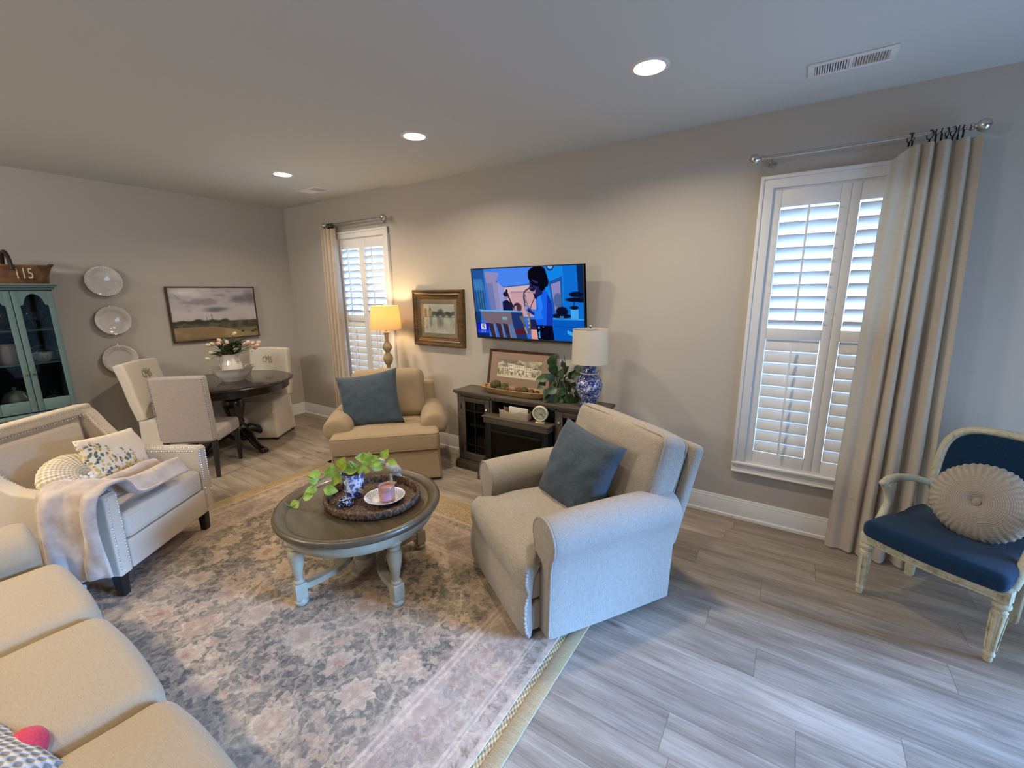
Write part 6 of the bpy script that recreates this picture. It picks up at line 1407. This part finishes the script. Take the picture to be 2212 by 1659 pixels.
# round gingham pillow with white ribbon flowers
M_ging = NT('gingham_ruched'); _g = M_ging.sep(M_ging.coord()); _r = M_ging.math('SQRT', M_ging.math('ADD', M_ging.math('MULTIPLY', _g[0], _g[0]), M_ging.math('MULTIPLY', _g[2], _g[2]))); _a = M_ging.math('ARCTAN2', _g[2], _g[0])
_c1 = M_ging.math('GREATER_THAN', M_ging.math('SINE', M_ging.math('MULTIPLY', _r, 400)), 0); _c2 = M_ging.math('GREATER_THAN', M_ging.math('SINE', M_ging.math('MULTIPLY', _a, 52)), 0)
M_ging.set(Base_Color=M_ging.ramp(M_ging.math('MULTIPLY', M_ging.math('ADD', _c1, _c2), .5), [(0, srgb(212, 198, 172)), (.5, srgb(196, 180, 150)), (1, srgb(168, 150, 118))]), Roughness=.95); M_ging.bump(M_ging.math('SINE', M_ging.math('MULTIPLY', _a, 34)), .5, .004); M_ging = M_ging.mat
gp = round_pillow('round_pillow', 'round pleated gingham pillow with white ribbon flowers on the nailhead chair', (2.385, -2.80, .615), (-.72, .0, ZN-.10), .185, .17, M_ging, .5)
M_rib = plain('white_ribbon', srgb(214, 208, 200), .5)
for cx in (-.045, .03):
    b = MB()
    for i in range(6):
        a = 2*PI*i/6+.3; b.ball((cx+.022*math.cos(a), -.074, -.025+.022*math.sin(a)), .017, .008, .014, 10, 6)
    b.ball((cx, -.078, -.025), .008, .008, .008, 8, 6).build('ribbon_flower', M_rib, gp, angle=3)

# ------------------------------------------------------------------ sofa corner: pillow, pink ball, side table, bin
M_knit = NT('grey_white_knit'); _q = M_knit.sep(M_knit.coord()); _k = M_knit.math('MULTIPLY', M_knit.math('SINE', M_knit.math('MULTIPLY', M_knit.math('ADD', _q[0], _q[2]), 175)), M_knit.math('SINE', M_knit.math('MULTIPLY', M_knit.math('SUBTRACT', _q[0], _q[2]), 130)))
M_knit.set(Base_Color=M_knit.ramp(M_knit.math('ADD', M_knit.math('MULTIPLY', _k, .5), .5), [(.35, srgb(138, 134, 132)), (.62, srgb(206, 202, 192))]), Roughness=.95); M_knit.bump(_k, .8, .006); M_knit = M_knit.mat
o = thing('knit_pillow', 'grey and white knitted pillow lying on the near sofa cushion', 'pillow', (4.165, -3.525, .575), rot=(1.25, 0, .25))
MB().pillow(.46, .46, .17, 18, pinch=.1, wr=.008, seed=6).build('cover', M_knit, o, angle=3.2)
pk = MB().ball((0, 0, 0), .062, .052, .05, 24, 16, fn=lambda x, y, z: (x*(1+.1*noise.noise(Vector((x*40, y*40, z*40)))), y, z*(1+.1*noise.noise(Vector((z*40, y*40, x*40)))))).build('pink_ball', fabric('pink_felt', srgb(206, 72, 92), srgb(176, 52, 72), weave=200, bump=.3), None, angle=3); pk.location = (4.20, -3.315, .525); pk.scale = (.85, .85, .85); tag(pk, 'bright pink felt ball resting between the sofa cushions beside the knitted pillow', 'ball')
stb_ = thing('side_table', 'small dark round side table behind the sofa arm', 'side table', (2.585, -3.29, .0))
MB().lathe([(.0001, .50), (.165, .50), (.172, .507), (.172, .515), (.165, .52), (.0001, .52)], 40).build('tabletop', M_espresso, stb_, angle=.7); MB().lathe([(.0001, .0), (.13, .0), (.13, .012), (.03, .03), (.022, .06), (.02, .25), (.03, .30), (.02, .34), (.022, .46), (.06, .50), (.0001, .50)], 28).build('pedestal', M_espresso, stb_)
bx = thing('trinket_box', 'small cream and gold box with purple top on the dark side table', 'box', (2.63, -3.235, .5205), .5)
MB().box(-.055, .055, -.045, .045, 0, .06, .003).build('body', plain('cream_gold_paper', srgb(196, 170, 120), .5, var=.2, vscale=40), bx); MB().box(-.057, .057, -.047, .047, .06, .078, .003).build('lid', plain('cream_lid', srgb(206, 190, 154), .5), bx); MB().soft(.07, .04, .014, .006, at=(-.01, 0, .085)).build('ribbon', plain('purple_ribbon', srgb(96, 44, 110), .6), bx)
M_bin = plain('pale_aqua_weave', srgb(140, 164, 172), .8, var=.2, vscale=70, bump=.6, bscale=120)
bn = MB().soft(.15, .13, .135, .012, (1, 1, 1), 2, fn=lambda x, y, z: (x*(1+.18*z/.135), y*(1+.18*z/.135), z), at=(0, 0, .0685)).build('woven_bin', M_bin, None); bn.location = (2.685, -3.02, .0145); bn.rotation_euler = (0, 0, .6); tag(bn, 'small pale aqua woven bin on the rug between the sofa and the nailhead chair', 'bin')
